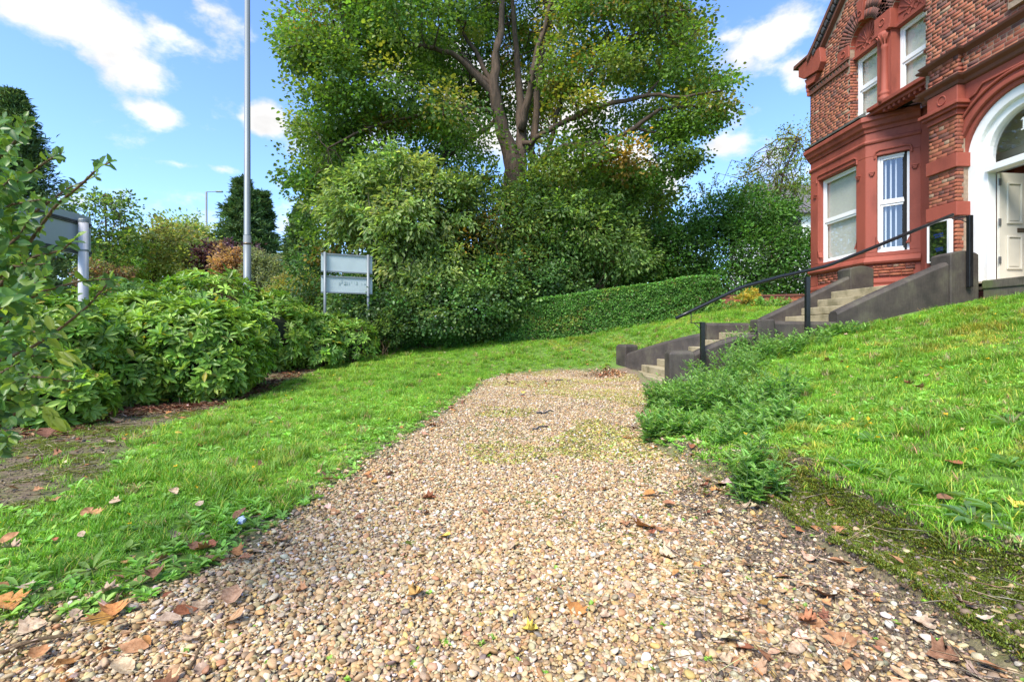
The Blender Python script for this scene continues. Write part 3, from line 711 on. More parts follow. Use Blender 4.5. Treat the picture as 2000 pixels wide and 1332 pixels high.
    cyc = 11.17; prof = [(6.47, .125), (6.62, .125), (6.63, .10), (6.66, .12), (6.70, .125), (6.74, .10), (6.77, .078), (7.2, .074), (7.75, .07), (7.78, .085), (7.82, .075), (7.86, .078), (7.95, .10), (8.05, .135), (8.13, .14)]
    m = HM(); m.tube([(9.13, cyc, z) for z, r in prof], [r for z, r in prof], 16)
    for k in range(10):
        t = 2 * math.pi * k / 10; m.tube([(9.13 + .08 * math.cos(t), cyc + .08 * math.sin(t), 7.86), (9.13 + .105 * math.cos(t), cyc + .105 * math.sin(t), 7.98), (9.13 + .155 * math.cos(t), cyc + .155 * math.sin(t), 8.06)], [.012, .02, .02], 5)
    m.build('column', M['red'], house, smooth=True)
    for cy, cz in cen:
        m = HM(); arc = [(9.27, cy + .452 * math.cos(t), cz + .452 * math.sin(t)) for t in np.linspace(0, math.pi, 15)]
        m.prism([(9.27, cy + .452, 8.16)] + arc + [(9.27, cy - .452, 8.16)], (.06, 0, 0))
        m.box(9.22, 9.40, cy - .452, cy + .452, 8.135, 8.2)
        for k in range(9):
            t = math.pi * (k + .5) / 9; m.tube([(9.262, cy + .10 * math.cos(t), 8.36 + .10 * math.sin(t)), (9.255, cy + .38 * math.cos(t), 8.36 + .42 * math.sin(t))], [.006, .018], 5)
        for (dy, dz) in ((-.18, 8.24), (0, 8.24), (.18, 8.24), (-.09, 8.33), (.09, 8.33)):
            m.tube([(9.262, cy + dy + .075 * math.cos(t), dz + .075 * math.sin(t)) for t in np.linspace(0, math.pi, 7)], .011, 5)
        m.build('tympanum', M['red'], house)
    # upper windows
    for (a, b) in ((11.41, 12.32), (10.09, 11.0)):
        wo = window(house, Vector((9.36, (a + b) / 2, 6.52)) - O, U, NX, b - a, 1.62, .80, bm=M['blind'], vent=True)
    # sill and overhang under gable
    m = HM(); m.box(9.02, 9.5, 9.76, 11.6, 6.44, 6.53); m.box(9.10, 9.45, 9.6, 11.9, 6.36, 6.44); m.build('sill_course', M['red'], house, bevel=.01)
    m = HM(); y = 9.9
    while y < 11.3: m.box(9.13, 9.24, y, y + .06, 6.29, 6.358); y += .14
    m.build_each('dentil', M['red'], house)
    # ---- bay
    bay = [(9.9, 11.04), (9.15, 11.79), (9.15, 13.91), (9.95, 14.71)]     # plan, outer side has smaller X
    path = bay
    def ring_course(z0, z1, out, name=None):
        pass
    m = HM()
    # sweep normal is left of direction; direction up +Y -> left is -X (outward)
    m.sweep(path, [(0, 5.40), (0, 6.0), (-.3, 6.0), (-.3, 5.40)])
    m.sweep(path, [(0, 2.92), (0, 3.02), (-.3, 3.02), (-.3, 2.92)])
    m.sweep(path, [(0, 1.5), (0, 2.38), (-.3, 2.38), (-.3, 1.5)]); m.sweep(path, [(-.022, 2.38), (-.022, 2.72), (-.3, 2.72), (-.3, 2.38)])
    # piers between windows
    def pier(p0, p1, mb, z0=3.02, z1=5.40, dep=.24):
        a = Vector((*p0, 0)); b = Vector((*p1, 0)); d = (b - a).normalized(); n = Vector((-d.y, d.x, 0))
        mb.prism([(a.x, a.y, z0), (b.x, b.y, z0), (b.x - n.x * dep, b.y - n.y * dep, z0), (a.x - n.x * dep, a.y - n.y * dep, z0)], (0, 0, z1 - z0))
    def on(s): return (9.9 - s * c45, 11.04 + s * c45)            # along near cant from the wall outwards, total 1.061
    pier(on(0), on(.21), m); pier(on(.83), on(1.061), m)
    pier((9.15, 11.79), (9.15, 12.11), m); pier((9.15, 13.58), (9.15, 13.91), m); pier((9.15, 13.91), (9.35, 14.11), m); pier((9.75, 14.51), (9.95, 14.71), m)
    # rounded corner pieces at the lintel
    m.build('bay_wall', M['red'], house, bevel=.012)
    m = HM(); m.sweep(path, [(.0, 6.0), (.03, 6.0), (.05, 6.08), (.10, 6.12), (.13, 6.22), (.17, 6.25), (.17, 6.34), (.12, 6.38), (-.3, 6.40), (-.3, 6.0)])
    m.sweep(path, [(0, 5.70), (.03, 5.72), (.045, 5.76), (.03, 5.80), (0, 5.82), (-.1, 5.82), (-.1, 5.70)])
    m.sweep(path, [(0, 2.72), (.055, 2.74), (.08, 2.79), (.055, 2.84), (.03, 2.88), (0, 2.92), (-.28, 2.92), (-.28, 2.72)])
    m.sweep(path, [(0, 2.36), (.03, 2.34), (.04, 2.28), (.02, 2.22), (.05, 2.16), (.05, 2.08), (.09, 2.03), (.09, 1.5), (-.2, 1.5), (-.2, 2.36)])
    m.build_each('bay_moulding', M['red'], house, bevel=.006)
    m = HM()
    m.prism([(x, y, 6.402) for x, y in ((9.95, 11.0), (9.06, 11.72), (8.99, 11.80), (8.99, 13.95), (9.2, 14.2), (9.95, 14.6))], (0, 0, .035))
    m.prism([(9.07, 11.80, 6.44), (9.16, 11.80, 6.44), (9.16, 11.80, 6.56)], (0, 2.12, 0))
    m.build('bay_roof', M['lead'], house)
    # pieces framing brick panels in the plinth
    m = HM()
    for (y0, y1) in ((11.795, 11.97), (13.63, 13.905)): m.box(9.148, 9.2, y0, y1, 2.385, 2.715)
    m.build('panel_surround', M['red'], house)
    # hood mould over windows + stops
    hm = HM()
    def hood(c, u, n, wd, z):
        c = Vector((*c, 0)); u = Vector((*u, 0)).normalized(); n = Vector((*n, 0)).normalized()
        pts = []
        for (a, b) in ((-wd / 2 - .045, -.10), (-wd / 2 - .045, .0), (-wd / 2 - .02, .06), (-wd / 2 + .05, .09), (wd / 2 - .05, .09), (wd / 2 + .02, .06), (wd / 2 + .045, 0), (wd / 2 + .045, -.10)):
            p = c + u * a + n * .012; p.z = z + b; pts.append(p)
        hm.tube(pts, .022, 6)
        for sgn in (-1, 1):
            p = c + u * sgn * (wd / 2 + .10) + n * .02; p.z = z - .42
            for k in range(3): hm.obox(p + Vector((0, 0, -.035 * k)), u * (.06 - k * .014), n * (.035 - k * .008), (0, 0, .015))
            q = c + u * sgn * (wd / 2 + .03) + n * .0; q.z = z - 2.24
            hm.prism([q, q + u * sgn * .10 * -1, q + Vector((0, 0, .22))], -n * .1)
    hood((9.15, 12.845), U, NX, 1.47, 5.43); mc = on(.52); hood(mc, (-c45, c45), (-c45, -c45), .62, 5.43)
    hm.build_each('hood_mould', M['red'], house)
    window(house, Vector((9.30, 12.845, 3.03)) - O, U, NX, 1.47, 2.36, 1.16, vent=False)
    q = Vector((mc[0] + .10 * c45, mc[1] + .10 * c45, 3.03)); window(house, q - O, (-c45, c45), (-c45, -c45), .62, 2.36, 1.20, bm=M['blindw'], gap=True, vent=True)
    # near-black sheets standing in for the unlit rooms behind glass
    m = HM(); m.box(9.75, 9.8, 11.3, 13.6, 2.5, 6.0); m.box(9.62, 9.66, 9.8, 13.5, 6.4, 9.0); m.box(10.3, 10.35, 10.6, 12.0, 2.5, 6.0); m.build_each('unlit_room_sheet', M['dark'], house)
    # ---- porch stone work
    m = HM()
    cy, cz = 8.0, 4.32; XP = 8.89
    arc = lambda r, n=28, t0=0, t1=math.pi: [(cy + r * math.cos(t), cz + r * math.sin(t)) for t in np.linspace(t0, t1, n)]
    def archring(mb, r0, r1, x0, x1, zb):
        # jambs + half ring
        outer = arc(r1); inner = arc(r0)
        o_ = [(cy + r1, zb)] + outer + [(cy - r1, zb)]; i_ = [(cy + r0, zb)] + inner + [(cy - r0, zb)]; vs = []
        for p, q in zip(o_, i_): vs += [(x0, *p), (x0, *q), (x1, *q), (x1, *p)]
        n_ = len(o_); mb.add(vs, [(i * 4 + j, (i + 1) * 4 + j, (i + 1) * 4 + (j + 1) % 4, i * 4 + (j + 1) % 4) for i in range(n_ - 1) for j in range(4)] + [(0, 1, 2, 3), tuple(range(n_ * 4 - 4, n_ * 4))[::-1]])
    # spandrel panel with arched hole
    pts = arc(1.16)
    sp = HM()
    for i in range(len(pts) - 1):
        (a0, b0), (a1, b1) = pts[i], pts[i + 1]; sp.prism([(XP, a0, b0), (XP, a1, b1), (XP, a1, 5.60), (XP, a0, 5.60)], (.3, 0, 0))
    sp.box(XP, XP + .3, 6.0, 6.84, 2.0, 5.60)
    sp.box(XP - .0, XP + .3, 6.0, 9.0, 5.60, 5.90)
    sp.build('porch_spandrel', M['red'], house)
    ar = HM(); archring(ar, 1.08, 1.16, XP - .035, XP + .2, 2.0); archring(ar, 1.0, 1.08, XP + .03, XP + .25, 2.0); ar.build('archivolt', M['red'], house, bevel=.012)
    # label mould over the arch
    lm = HM(); lp = [(XP - .02, cy + 1.30 * math.cos(t), cz + 1.26 * math.sin(t)) for t in np.linspace(.42, math.pi - .42, 24)]
    lm.tube([(XP - .02, 8.96, 4.83)] + lp, .028, 6); lm.tube([(XP - .02, 6.9, 5.62), (XP - .02, 8.60, 5.62), (XP - .02, 8.72, 5.50), (XP - .02, 8.93, 5.42)], .022, 6); lm.build('label_mould', M['red'], house, smooth=True)
    # ledges (cornices)
    ledge = HM(); pth = [(8.87, 5.0), (8.87, 8.97), (8.77, 8.97), (8.77, 9.62), (8.87, 9.62), (8.87, 9.80), (9.14, 9.80)]
    ledge.sweep(pth, [(0, 5.78), (.03, 5.80), (.05, 5.86), (.13, 5.90), (.15, 5.94), (.04, 5.965), (-.05, 5.965), (-.05, 5.78)])
    ledge.sweep(pth, [(0, 6.36), (.03, 6.38), (.10, 6.42), (.12, 6.46), (.05, 6.50), (-.05, 6.50), (-.05, 6.36)])
    ledge.build('cornice', M['redcoping'], house, bevel=.005)
    # ---- door frame
    df = HM(); archring(df, .82, 1.0, 8.98, 9.12, 2.0); df.build('door_frame', M['whitepaint'], house, bevel=.012)
    df = HM(); archring(df, .69, .83, 9.06, 9.22, 2.0); df.box(8.985, 9.20, cy - .69, cy + .69, 4.0, 4.12); dfo = df.build('door_lining', M['whitepaint'], house, bevel=.01)
    ft = HM(); fp = [(9.15, *p) for p in arc(.72, 30, 0, math.pi)]; ft.prism(fp, (.008, 0, 0))
    fan = ft.build('fanlight', M['glass'], house)
    # numeral on the fanlight glass
    nm = HM(); nm.box(9.140, 9.147, 8.135, 8.165, 4.585, 4.80); nm.prism([(9.140, 8.165, 4.80), (9.140, 8.205, 4.765), (9.140, 8.165, 4.765)], (.007, 0, 0)); nm.box(9.1395, 9.1465, 8.105, 8.195, 4.585, 4.607)
    nm.build('number', M['whitepaint'], fan).parent = fan
    # hall inside
    ih = HM(); ih.box(10.5, 10.55, 6.3, 9.4, 1.9, 5.9); ih.box(9.25, 11.5, 9.35, 9.4, 1.9, 5.9); ih.box(9.25, 11.5, 6.5, 6.55, 1.9, 5.9); ih.box(9.25, 11.55, 6.5, 9.4, 5.45, 5.5); ih.box(9.0, 11.5, 6.5, 9.4, 1.90, 1.99)
    ih.box(9.75, 9.80, 6.55, 9.34, 4.16, 5.44); ih.build('hall', M['inner'], house)  # pale panel added behind the fanlight so the glass looks lighter
    # open door leaf
    hx, hy = 9.22, 8.63; du = Vector((.996, .07, 0)).normalized(); dn = Vector((du.y, -du.x, 0)); Z = Vector((0, 0, 1)); lw, lh = 1.0, 1.96
    d = HM(); c = Vector((hx, hy, 2.03))
    def lb(mb, a0, a1, z0, z1, n0, n1): mb.obox(c + du * (a0 + a1) / 2 + Z * (z0 + z1) / 2 + dn * (n0 + n1) / 2, du * (a1 - a0) / 2, Z * (z1 - z0) / 2, dn * (n1 - n0) / 2)
    lb(d, 0, lw, 0, lh, -.045, 0); door = d.build('door', M['cream'], house)
    for (a0, a1) in ((.14, .45), (.56, .87)):
        for (z0, z1) in ((.18, .80), (1.02, 1.78)):
            p = HM(); f = .035
            lb(p, a0, a0 + f, z0, z1, .0, .028); lb(p, a1 - f, a1, z0, z1, .0, .028); lb(p, a0 + f, a1 - f, z0, z0 + f, .0, .028); lb(p, a0 + f, a1 - f, z1 - f, z1, .0, .028)
            lb(p, a0 + f + .02, a1 - f - .02, z0 + f + .02, z1 - f - .02, .0, .012); p.build('panel', M['cream'], door, bevel=.008)
    p = HM(); lb(p, .36, .64, .865, .945, .0, .012); p.build('letterbox', M['bronze'], door, bevel=.004)
    for z in (.28, .98, 1.72):
        p = HM(); lb(p, -.03, .02, z, z + .13, .0, .016); p.build('hinge', M['steel'], door)
    # main roofs
    r = HM(); ya, yb = 14.3, 7.5
    r.prism([(9.3, 14.1, 8.9), (9.3, 10.9, gz(10.9) + .30), (9.3, 10.9, gz(10.9) + .38), (9.3, 14.2, 8.95)], (6, 0, 0))
    r.prism([(9.3, 7.7, 8.9), (9.3, 10.9, gz(10.9) + .30), (9.3, 10.9, gz(10.9) + .38), (9.3, 7.6, 8.95)], (6, 0, 0))
    r.prism([(8.6, 5.0, 9.6), (8.6, 9.9, 9.6), (9.6, 9.0, 11.0), (9.6, 6.0, 11.0)], (4, 0, 0))
    r.build('roof', M['darkslate'], house)
    return house
HOUSE = make_house()

# wall sign beside door
def wall_sign():
    root = empty('wall_sign', (8.70, 9.27, 2.9)); O = Vector(root.location); tag(root, 'white edged glass name plate with blurred blue lettering on the brick pier beside the door', 'sign')
    y0, y1, z0, z1 = 9.02, 9.50, 2.44, 3.23
    m = MB(O); m.box(8.64, 8.72, y0, y0 + .045, z0, z1); m.box(8.64, 8.72, y1 - .02, y1, z0, z1); m.box(8.64, 8.72, y0 + .045, y1 - .02, z1 - .02, z1); m.box(8.64, 8.72, y0 + .045, y1 - .02, z0, z0 + .02); m.box(8.70, 8.72, y0, y1, z0 - .04, z0)
    m.build('frame', M['whitepaint'], root)
    mt, nt, b, out = nmat('dark_mirror_glass'); b.inputs['Base Color'].default_value = (.01, .015, .01, 1); b.inputs['Roughness'].default_value = .03; b.inputs['Coat Weight'].default_value = 1; b.inputs['Specular IOR Level'].default_value = 1.0; b.inputs['IOR'].default_value = 2.4
    m = MB(O); m.box(8.66, 8.699, y0 + .046, y1 - .021, z0 + .021, z1 - .021); m.build('glass_panel', mt, root)
    bl = simple('blue_print', (.012, .03, .12), .4, .1, 30); rs = np.random.RandomState(3)
    m = MB(O)
    for z, k in ((2.98, 7), (2.93, 6), (2.70, 6), (2.66, 5)):
        for i in range(k): m.box(8.656, 8.6595, 9.17 + i * .03, 9.17 + i * .03 + .018, z - .012 - rs.rand() * .01, z + .012 + rs.rand() * .01)
    m.build('lettering', bl, root)
wall_sign()

# ------------------------------------------------------------------ staircase
def make_stairs():
    root = empty('stone_staircase', (5.5, 9.8, 0)); O = Vector(root.location)
    tag(root, 'long flight of worn sandstone steps between dark painted stone side walls rising to the door', 'staircase')
    Y0, Y1 = 8.82, 11.0
    # each tread: (x front, x back, z top)
    lower = [(3.32, .07), (3.62, .23), (3.90, .40), (4.18, .56), (4.46, .72), (4.76, .88), (5.08, 1.05)]
    upper = [(6.26, 1.22), (6.64, 1.41), (7.02, 1.61), (7.40, 1.80), (7.72, 1.99)]
    rs = np.random.RandomState(4)
    def farY(x):      # the far wall flares out towards the foot
        t = np.clip((4.9 - x) / 1.5, 0, 1); return Y1 + 1.55 * t ** 1.4
    al = lower + upper
    for i, (x, z) in enumerate(al):
        xb = al[i + 1][0] + .06 if i + 1 < len(al) else 9.0
        zt = z; b = MB(O); y1 = farY(x) + .02; y1b = farY(xb) + .02
        ch = .014
        pts = [(x, Y0 - .0, zt), (xb, Y0, zt), (xb, y1b, zt), (x, y1, zt)]
        b.prism([(p[0], p[1], zt - .17) for p in pts], (0, 0, .17 + rs.randn() * .002)); b.build('step', M['stepstone'], root, bevel=.016)
    # fill under the treads
    b = MB(O); b.box(5.2, 8.95, Y0 + .01, Y1 + .01, .3, 1.02); b.box(6.4, 8.95, Y0 + .01, Y1 + .01, 1.02, 1.2); b.box(7.2, 8.95, Y0 + .01, Y1 + .01, 1.2, 1.6); b.box(3.7, 5.2, Y0 + .01, Y1 + .2, -.2, .2); b.box(4.3, 5.2, Y0 + .01, Y1 + .01, .2, .5)
    b.build('core', M['plinthstone'], root)
    # side walls: profile (plan pts, top z) with a chamfered coping
    def wallrun(name, pts, w, z0, cop=.07):
        """pts: (x,y,ztop) along centre line"""
        n = len(pts); V = []; prof = [(-.5, None), (-.5, 0), (-.28, cop * .8), (.28, cop * .8), (.5, 0), (.5, None)]
        b = MB(O); vs = []
        for i, (x, y, z) in enumerate(pts):
            a = Vector(pts[max(i - 1, 0)][:2]); c = Vector(pts[min(i + 1, n - 1)][:2]); d = (c - a).normalized(); nn = Vector((-d.y, d.x))
            for (o, h) in prof: vs.append((x + nn.x * o * w, y + nn.y * o * w, z0 if h is None else z - cop * .8 + h))
        k = len(prof); fs = [(i * k + j, (i + 1) * k + j, (i + 1) * k + (j + 1) % k, i * k + (j + 1) % k) for i in range(n - 1) for j in range(k)]
        fs += [tuple(range(k)), tuple(range((n - 1) * k, n * k))[::-1]]; b.add(vs, fs); return b.build(name, M['darkstone'], root, bevel=.008)
    yn = 8.70
    def sag(x0, z0, x1, z1, s, n=9): return [(x0 + (x1 - x0) * i / n, z0 + (z1 - z0) * i / n + s * 4 * (i / n) * (1 - i / n)) for i in range(n + 1)]
    wallrun('side_wall', [(x, yn, z) for x, z in sag(3.48, .66, 4.74, 1.06, .06)], .24, -.1)
    wallrun('side_wall', [(4.745, yn, 1.26), (6.35, yn, 1.24)], .24, .2)
    wallrun('side_wall', [(x, yn, z) for x, z in sag(6.14, 1.43, 8.215, 2.34, .02)], .24, .6)
    b = MB(O); b.box(4.66, 4.98, yn - .15, yn + .15, .2, 1.285); b.build('landing_post', M['darkstone'], root, bevel=.03)
    yf = 11.12
    far = []
    for x, z in sag(3.42, .50, 4.80, 1.05, .05, 12): far.append((x, float(farY(x)) + .12, z))
    wallrun('side_wall', far, .24, -.2)
    wallrun('side_wall', [(4.80, yf, 1.27), (5.98, yf, 1.27)], .24, .2)
    wallrun('side_wall', [(x, yf, z) for x, z in sag(6.10, 1.38, 8.17, 2.36, .0)], .24, .6)
    def ped(cx, cy, w, dpt, z0, z1, rot=0, arch=0):
        b = MB(O); c, s_ = math.cos(rot), math.sin(rot); ch = .05
        def P(a, b_, z): return (cx + a * c - b_ * s_, cy + a * s_ + b_ * c, z)
        if not arch:
            lv = [(1, z0), (1, z1 - .05), (.82, z1)]; vs = []
            for k, z in lv:
                for a, q in ((-1, -1), (1, -1), (1, 1), (-1, 1)): vs.append(P(a * (w / 2 - (1 - k) * .25), q * (dpt / 2 - (1 - k) * .25), z))
            fs = [(0, 3, 2, 1), (8, 9, 10, 11)] + [(i * 4 + j, i * 4 + (j + 1) % 4, (i + 1) * 4 + (j + 1) % 4, (i + 1) * 4 + j) for i in range(2) for j in range(4)]
            b.add(vs, fs)
        else:
            n = 10; pr = [(-w / 2, z0)] + [(-w / 2 + w * i / n, z1 - arch + arch * math.sin(math.pi * (i + .0) / n) ** .8) for i in range(n + 1)] + [(w / 2, z0)]
            b.prism([P(a, -dpt / 2, z) for a, z in pr], Vector(P(0, dpt, 0)) - Vector(P(0, 0, 0)))
        return b.build('pedestal', M['darkstone'], root, bevel=.018)
    ped(3.27, 8.66, .44, .44, -.1, .72, R(-8)); ped(3.42, 12.82, .40, .44, -.1, .73, R(20))
    ped(8.485, 8.76, .53, .42, 1.4, 2.54, 0, .07); ped(8.46, 11.22, .56, .44, 1.6, 2.60, 0, .07)
    # platform
    b = MB(O); b.box(8.78, 9.0, 5.2, 8.54, 1.83, 1.99); b.box(8.60, 8.78, 8.2, 8.54, 1.5, 1.94) if False else None
    b.box(9.0, 9.3, 5.2, 8.9, 1.83, 1.985); b.build('platform_slab', M['plinthstone'], root, bevel=.02)
    b = MB(O); y = 5.2
    for y0, y1 in ((5.2, 6.5), (6.51, 7.79), (7.80, 8.53)): b.box(8.80, 9.2, y0, y1, 1.2, 1.829)
    b.build('platform_base', M['plinthstone'], root, bevel=.015)
make_stairs()

def make_rail():
    root = empty('handrail', (5.5, 8.5, .5)); O = Vector(root.location); tag(root, 'black painted tubular handrail on three square posts beside the steps', 'handrail')
    yr = 8.70
    def at(px, py): d = ray(px, py); t = yr / d[1]; return Vector((d[0] * t, yr, EH + d[2] * t))
    pts = [at(*p) for p in [(1320, 622), (1345, 610), (1400, 584), (1440, 565), (1456, 559), (1475, 554), (1526, 540), (1580, 528), (1610, 521), (1625, 516), (1650, 506), (1700, 486), (1780, 453), (1861, 419.6)]]
    m = MB(O); m.tube(pts, .031, 12); m.build('rail', M['black'], root, smooth=True)
    for (px, pt, pb) in ((1372, 629, 770), (1577, 541, 650), (1894, 421, 548)):
        yp = 8.49; d = ray(px, pt); t = yp / d[1]; x = d[0] * t; zt = EH + d[2] * t; t2 = yp / ray(px, pb)[1]; zb = EH + ray(px, pb)[2] * t2
        m = MB(O); m.box(x - .035, x + .035, yp - .035, yp + .035, zb - .12, zt); m.build('post', M['black'], root, bevel=.005)
        # bracket reaches over the wall to the rail
        best = min(pts, key=lambda q: abs(q.x - x)); i = pts.index(best)
        xr = x - .12
        for a, b_ in zip(pts[:-1], pts[1:]):
            if a.x <= xr <= b_.x: zr = a.z + (b_.z - a.z) * (xr - a.x) / (b_.x - a.x)
        m = MB(O); xr2 = xr
        m.tube([(x, yp, zt - .015), (xr2, yr, zt - .015 + .0), (xr2, yr, zr)], .010, 6); m.tube([(x, yp, zt - .15), (x + (xr2 - x) * .7, yp + (yr - yp) * .7, zt - .02)], .008, 6)
        m.build('bracket', M['black'], root)
make_rail()

# low garden wall behind the lawn, in real bricks
def garden_wall():
    A = atD(1405, 590, 16.2); B = atD(1585, 585, 15.5)
    root = empty('garden_wall', (A.x, A.y, 1.5)); O = Vector(root.location); tag(root, 'low weathered red brick garden wall between the clipped hedge and the bay window', 'wall')
    u = Vector((B.x - A.x, B.y - A.y, 0)); ln = u.length; u.normalize(); n = Vector((u.y, -u.x, 0)); z0, z1 = 1.62, 2.22
    m = MB(O); mid = (A + B) / 2; m.obox((mid.x - n.x * .12, mid.y - n.y * .12, (z0 + z1) / 2), u * ln / 2, n * .11, (0, 0, (z1 - z0) / 2)); m.build('wall_core', M['mortar'], root)
    m = MB(O); m.obox((mid.x - n.x * .12, mid.y - n.y * .12, z1 + .04), u * ln / 2, n * .15, (0, 0, .035)); m.build('coping', M['redcoping'], root, bevel=.01)
    rs = np.random.RandomState(8); bw = Brickwork(); bw.vs = []
    bw.face((A.x, A.y), (u.x, u.y), (n.x, n.y), 0, ln, z0 + .02, z1, rs); bw.build(root, 220)
    for o in root.children:
        if o.name.startswith('brick'): o.location = Vector(o.location) - O
garden_wall()

# white house far behind
def far_house():
    c = atD(1560, 450, 36); root = empty('white_house', (c.x, c.y, .9)); O = Vector(root.location)
    tag(root, 'white rendered house with grey tiled roof behind the trees left of the villa', 'house')
    zr = atD(1540, 343, 36).z; ze = atD(1540, 408, 34.5).z; x0 = atD(1493, 400, 36).x; x1 = x0 + 9; y0 = 34.4; y1 = 41
    m = MB(O); m.box(x0, x1, y0, y1, .5, ze); m.prism([(x0, y0, ze), (x0, y1, ze), (x0, (y0 + y1) / 2, zr - .15)], (.25, 0, 0)); m.build('wall', M['render'], root)
    m = MB(O); ym = (y0 + y1) / 2; n = 15
    for k in range(n):
        t0, t1 = k / n, (k + 1) / n; ya = y0 - .4 + (ym - y0 + .4) * t0; yb = y0 - .4 + (ym - y0 + .4) * t1 + .06; za = ze - .25 + (zr - ze + .25) * t0; zb = ze - .25 + (zr - ze + .25) * t1
        m.prism([(x0 - .3, ya, za + .05), (x0 - .3, yb, zb + .05), (x0 - .3, yb, zb - .02), (x0 - .3, ya, za - .02)], (x1 - x0 + .6, 0, 0))
    m.prism([(x0 - .3, y1 + .4, ze - .25), (x0 - .3, ym, zr), (x0 - .3, ym, zr - .06), (x0 - .3, y1 + .4, ze - .31)], (x1 - x0 + .6, 0, 0))
    m.build('roof', M['tile'], root)
    m = MB(O); m.box(x0 + 1.0, x0 + 2.1, y0 - .03, y0 + .02, ze - 1.7, ze - .7); m.build('window', M['dark'], root)
    m = MB(O); m.box(x0 + .9, x0 + 2.2, y0 - .06, y0 - .035, ze - 1.75, ze - 1.68); m.build('window_sill', M['whitepaint'], root)
    m = MB(O); m.tube([(x0, y0 - .42, ze - .28), (x1, y0 - .42, ze - .28)], .06, 8); m.build('gutter', M['darkslate'], root)
far_house()

# ------------------------------------------------------------------ signs and lamp posts
def signs():
    # big sign, back view, left
    root = empty('road_sign', (-8.6, 9.9, 0)); O = Vector(root.location); tag(root, 'large grey back of a road sign on a thick white post behind the left shrubs', 'sign')
    A = atX(175, 425, -8.6); zt, zb = A.z, atX(175, 502, -8.6).z; y1 = A.y; y0 = atX(25, 425, -8.6).y - .6
    m = MB(O); m.box(-8.60, -8.57, y0, y1, zb, zt); m.build('panel', M['signback'], root, bevel=.004)
    H_ = zt - zb
    for z in (zb + .05, zb + H_ * .77):
        m = MB(O); m.box(-8.569, -8.54, y0, y1 - .01, z, z + .045); m.box(-8.569, -8.55, y0, y1 - .01, z - .03, z - .015); m.build('rail', M['darkslate'], root)
    yp = atX(158, 440, -8.5).y; x = -8.45; zc = zb + H_ * .84
    m = MB(O); m.tube([(x, yp, .0), (x, yp, zc)], .083, 16); m.build('post', M['whitepost'], root, smooth=True)
    m = MB(O); m.tube([(x, yp, zc), (x, yp, zc + .02)], [.09, .08], 16); m.build('post_cap', M['galv'], root)
    for z in (zb + .06, zb + H_ * .78): m = MB(O); m.tube([(x, yp, z), (x, yp, z + .035)], .089, 16); m.build('clamp', M['galv'], root)
    # twin panel sign, centre
    L_ = atD(627, 494, 13.6); Rr = atD(727, 502, 14.2); root = empty('road_sign', (L_.x, L_.y, .4)); O = Vector(root.location)
    tag(root, 'pair of pale grey sign backs one above the other on two thin posts', 'sign')
    u = Vector((Rr.x - L_.x, Rr.y - L_.y, 0)); ln = u.length; u.normalize(); n = Vector((u.y, -u.x, 0))
    z3 = L_.z; z2 = atD(627, 531, 13.6).z; z1 = atD(627, 538, 13.6).z; z0 = atD(627, 572, 13.6).z
    for za, zb in ((z2, z3), (z0, z1)):
        c = Vector((L_.x, L_.y, 0)) + u * ln / 2; m = MB(O); m.obox((c.x, c.y, (za + zb) / 2), u * ln / 2, n * .01, (0, 0, (zb - za) / 2)); m.build('panel', M['signback2'], root)
        for z in (za + .02, zb - .02):
            m = MB(O); m.obox((c.x + n.x * .025, c.y + n.y * .025, z), u * ln / 2, n * .014, (0, 0, .018)); m.build('stiffener', M['galv'], root)
    for t in (.07, .91):
        p = L_ + u * ln * t + n * .07; m = MB(O); m.tube([(p.x, p.y, .3), (p.x, p.y, z3 + .02)], .038, 12); m.build('post', M['galv'], root, smooth=True)
    # faded ghost strokes on the lower panel
    gm = simple('faded_print', (.30, .37, .37), .6, .05, 9); m = MB(O); rs = np.random.RandomState(6)
    for i in range(11):
        t = .34 + i * .05; p = L_ + u * ln * t + n * .0125
        for k in range(2):
            zz = z0 + .30 + rs.randn() * .02; m.obox((p.x + u.x * rs.randn() * .01, p.y + u.y * rs.randn() * .01, zz), u * (.006 + .02 * rs.rand()), n * .0012, (0, 0, .012 + .04 * rs.rand()))
    m.build('faded_lettering', gm, root)
    # tall lamp post
    p = atD(483, 545, 13.2); z_ = .4; root = empty('lamp_post', (p.x, p.y, z_)); O = Vector(root.location); tag(root, 'very tall grey steel lamp post rising out of the frame behind the shrubs', 'lamp post')
    m = MB(O); m.tube([(p.x, p.y, .2), (p.x, p.y, 3.7)], [.098, .098], 16); m.build('lower_pole', M['galv'], root, smooth=True)
    m = MB(O); m.tube([(p.x, p.y, 3.7), (p.x, p.y, 3.72), (p.x, p.y, 14)], [.098, .085, .06], 16); m.build('pole', M['galv'], root, smooth=True)
    m = MB(O); m.tube([(p.x, p.y, 14), (p.x - .3, p.y, 14.5), (p.x - 1.4, p.y, 14.7)], [.05, .04, .035], 10); m.build('arm', M['galv'], root, smooth=True)
    m = MB(O); m.prism([(p.x - 1.4, p.y - .14, 14.66), (p.x - 2.1, p.y - .10, 14.68), (p.x - 2.1, p.y + .10, 14.68), (p.x - 1.4, p.y + .14, 14.66)], (0, 0, .12)); m.build('lantern', M['galv'], root, bevel=.03)
    m = MB(O); m.box(p.x - .05, p.x + .05, p.y - .106, p.y - .090, 1.2, 1.75); m.build('access_door', M['signback'], root, bevel=.004)
    m = MB(O); m.box(p.x - .035, p.x + .035, p.y - .104, p.y - .090, 2.3, 2.42); m.build('plate', M['whitepost'], root)
    m = MB(O); m.tube([(p.x, p.y, 3.45), (p.x, p.y, 3.50)], .103, 16); m.build('collar', M['bronze'], root, smooth=True)
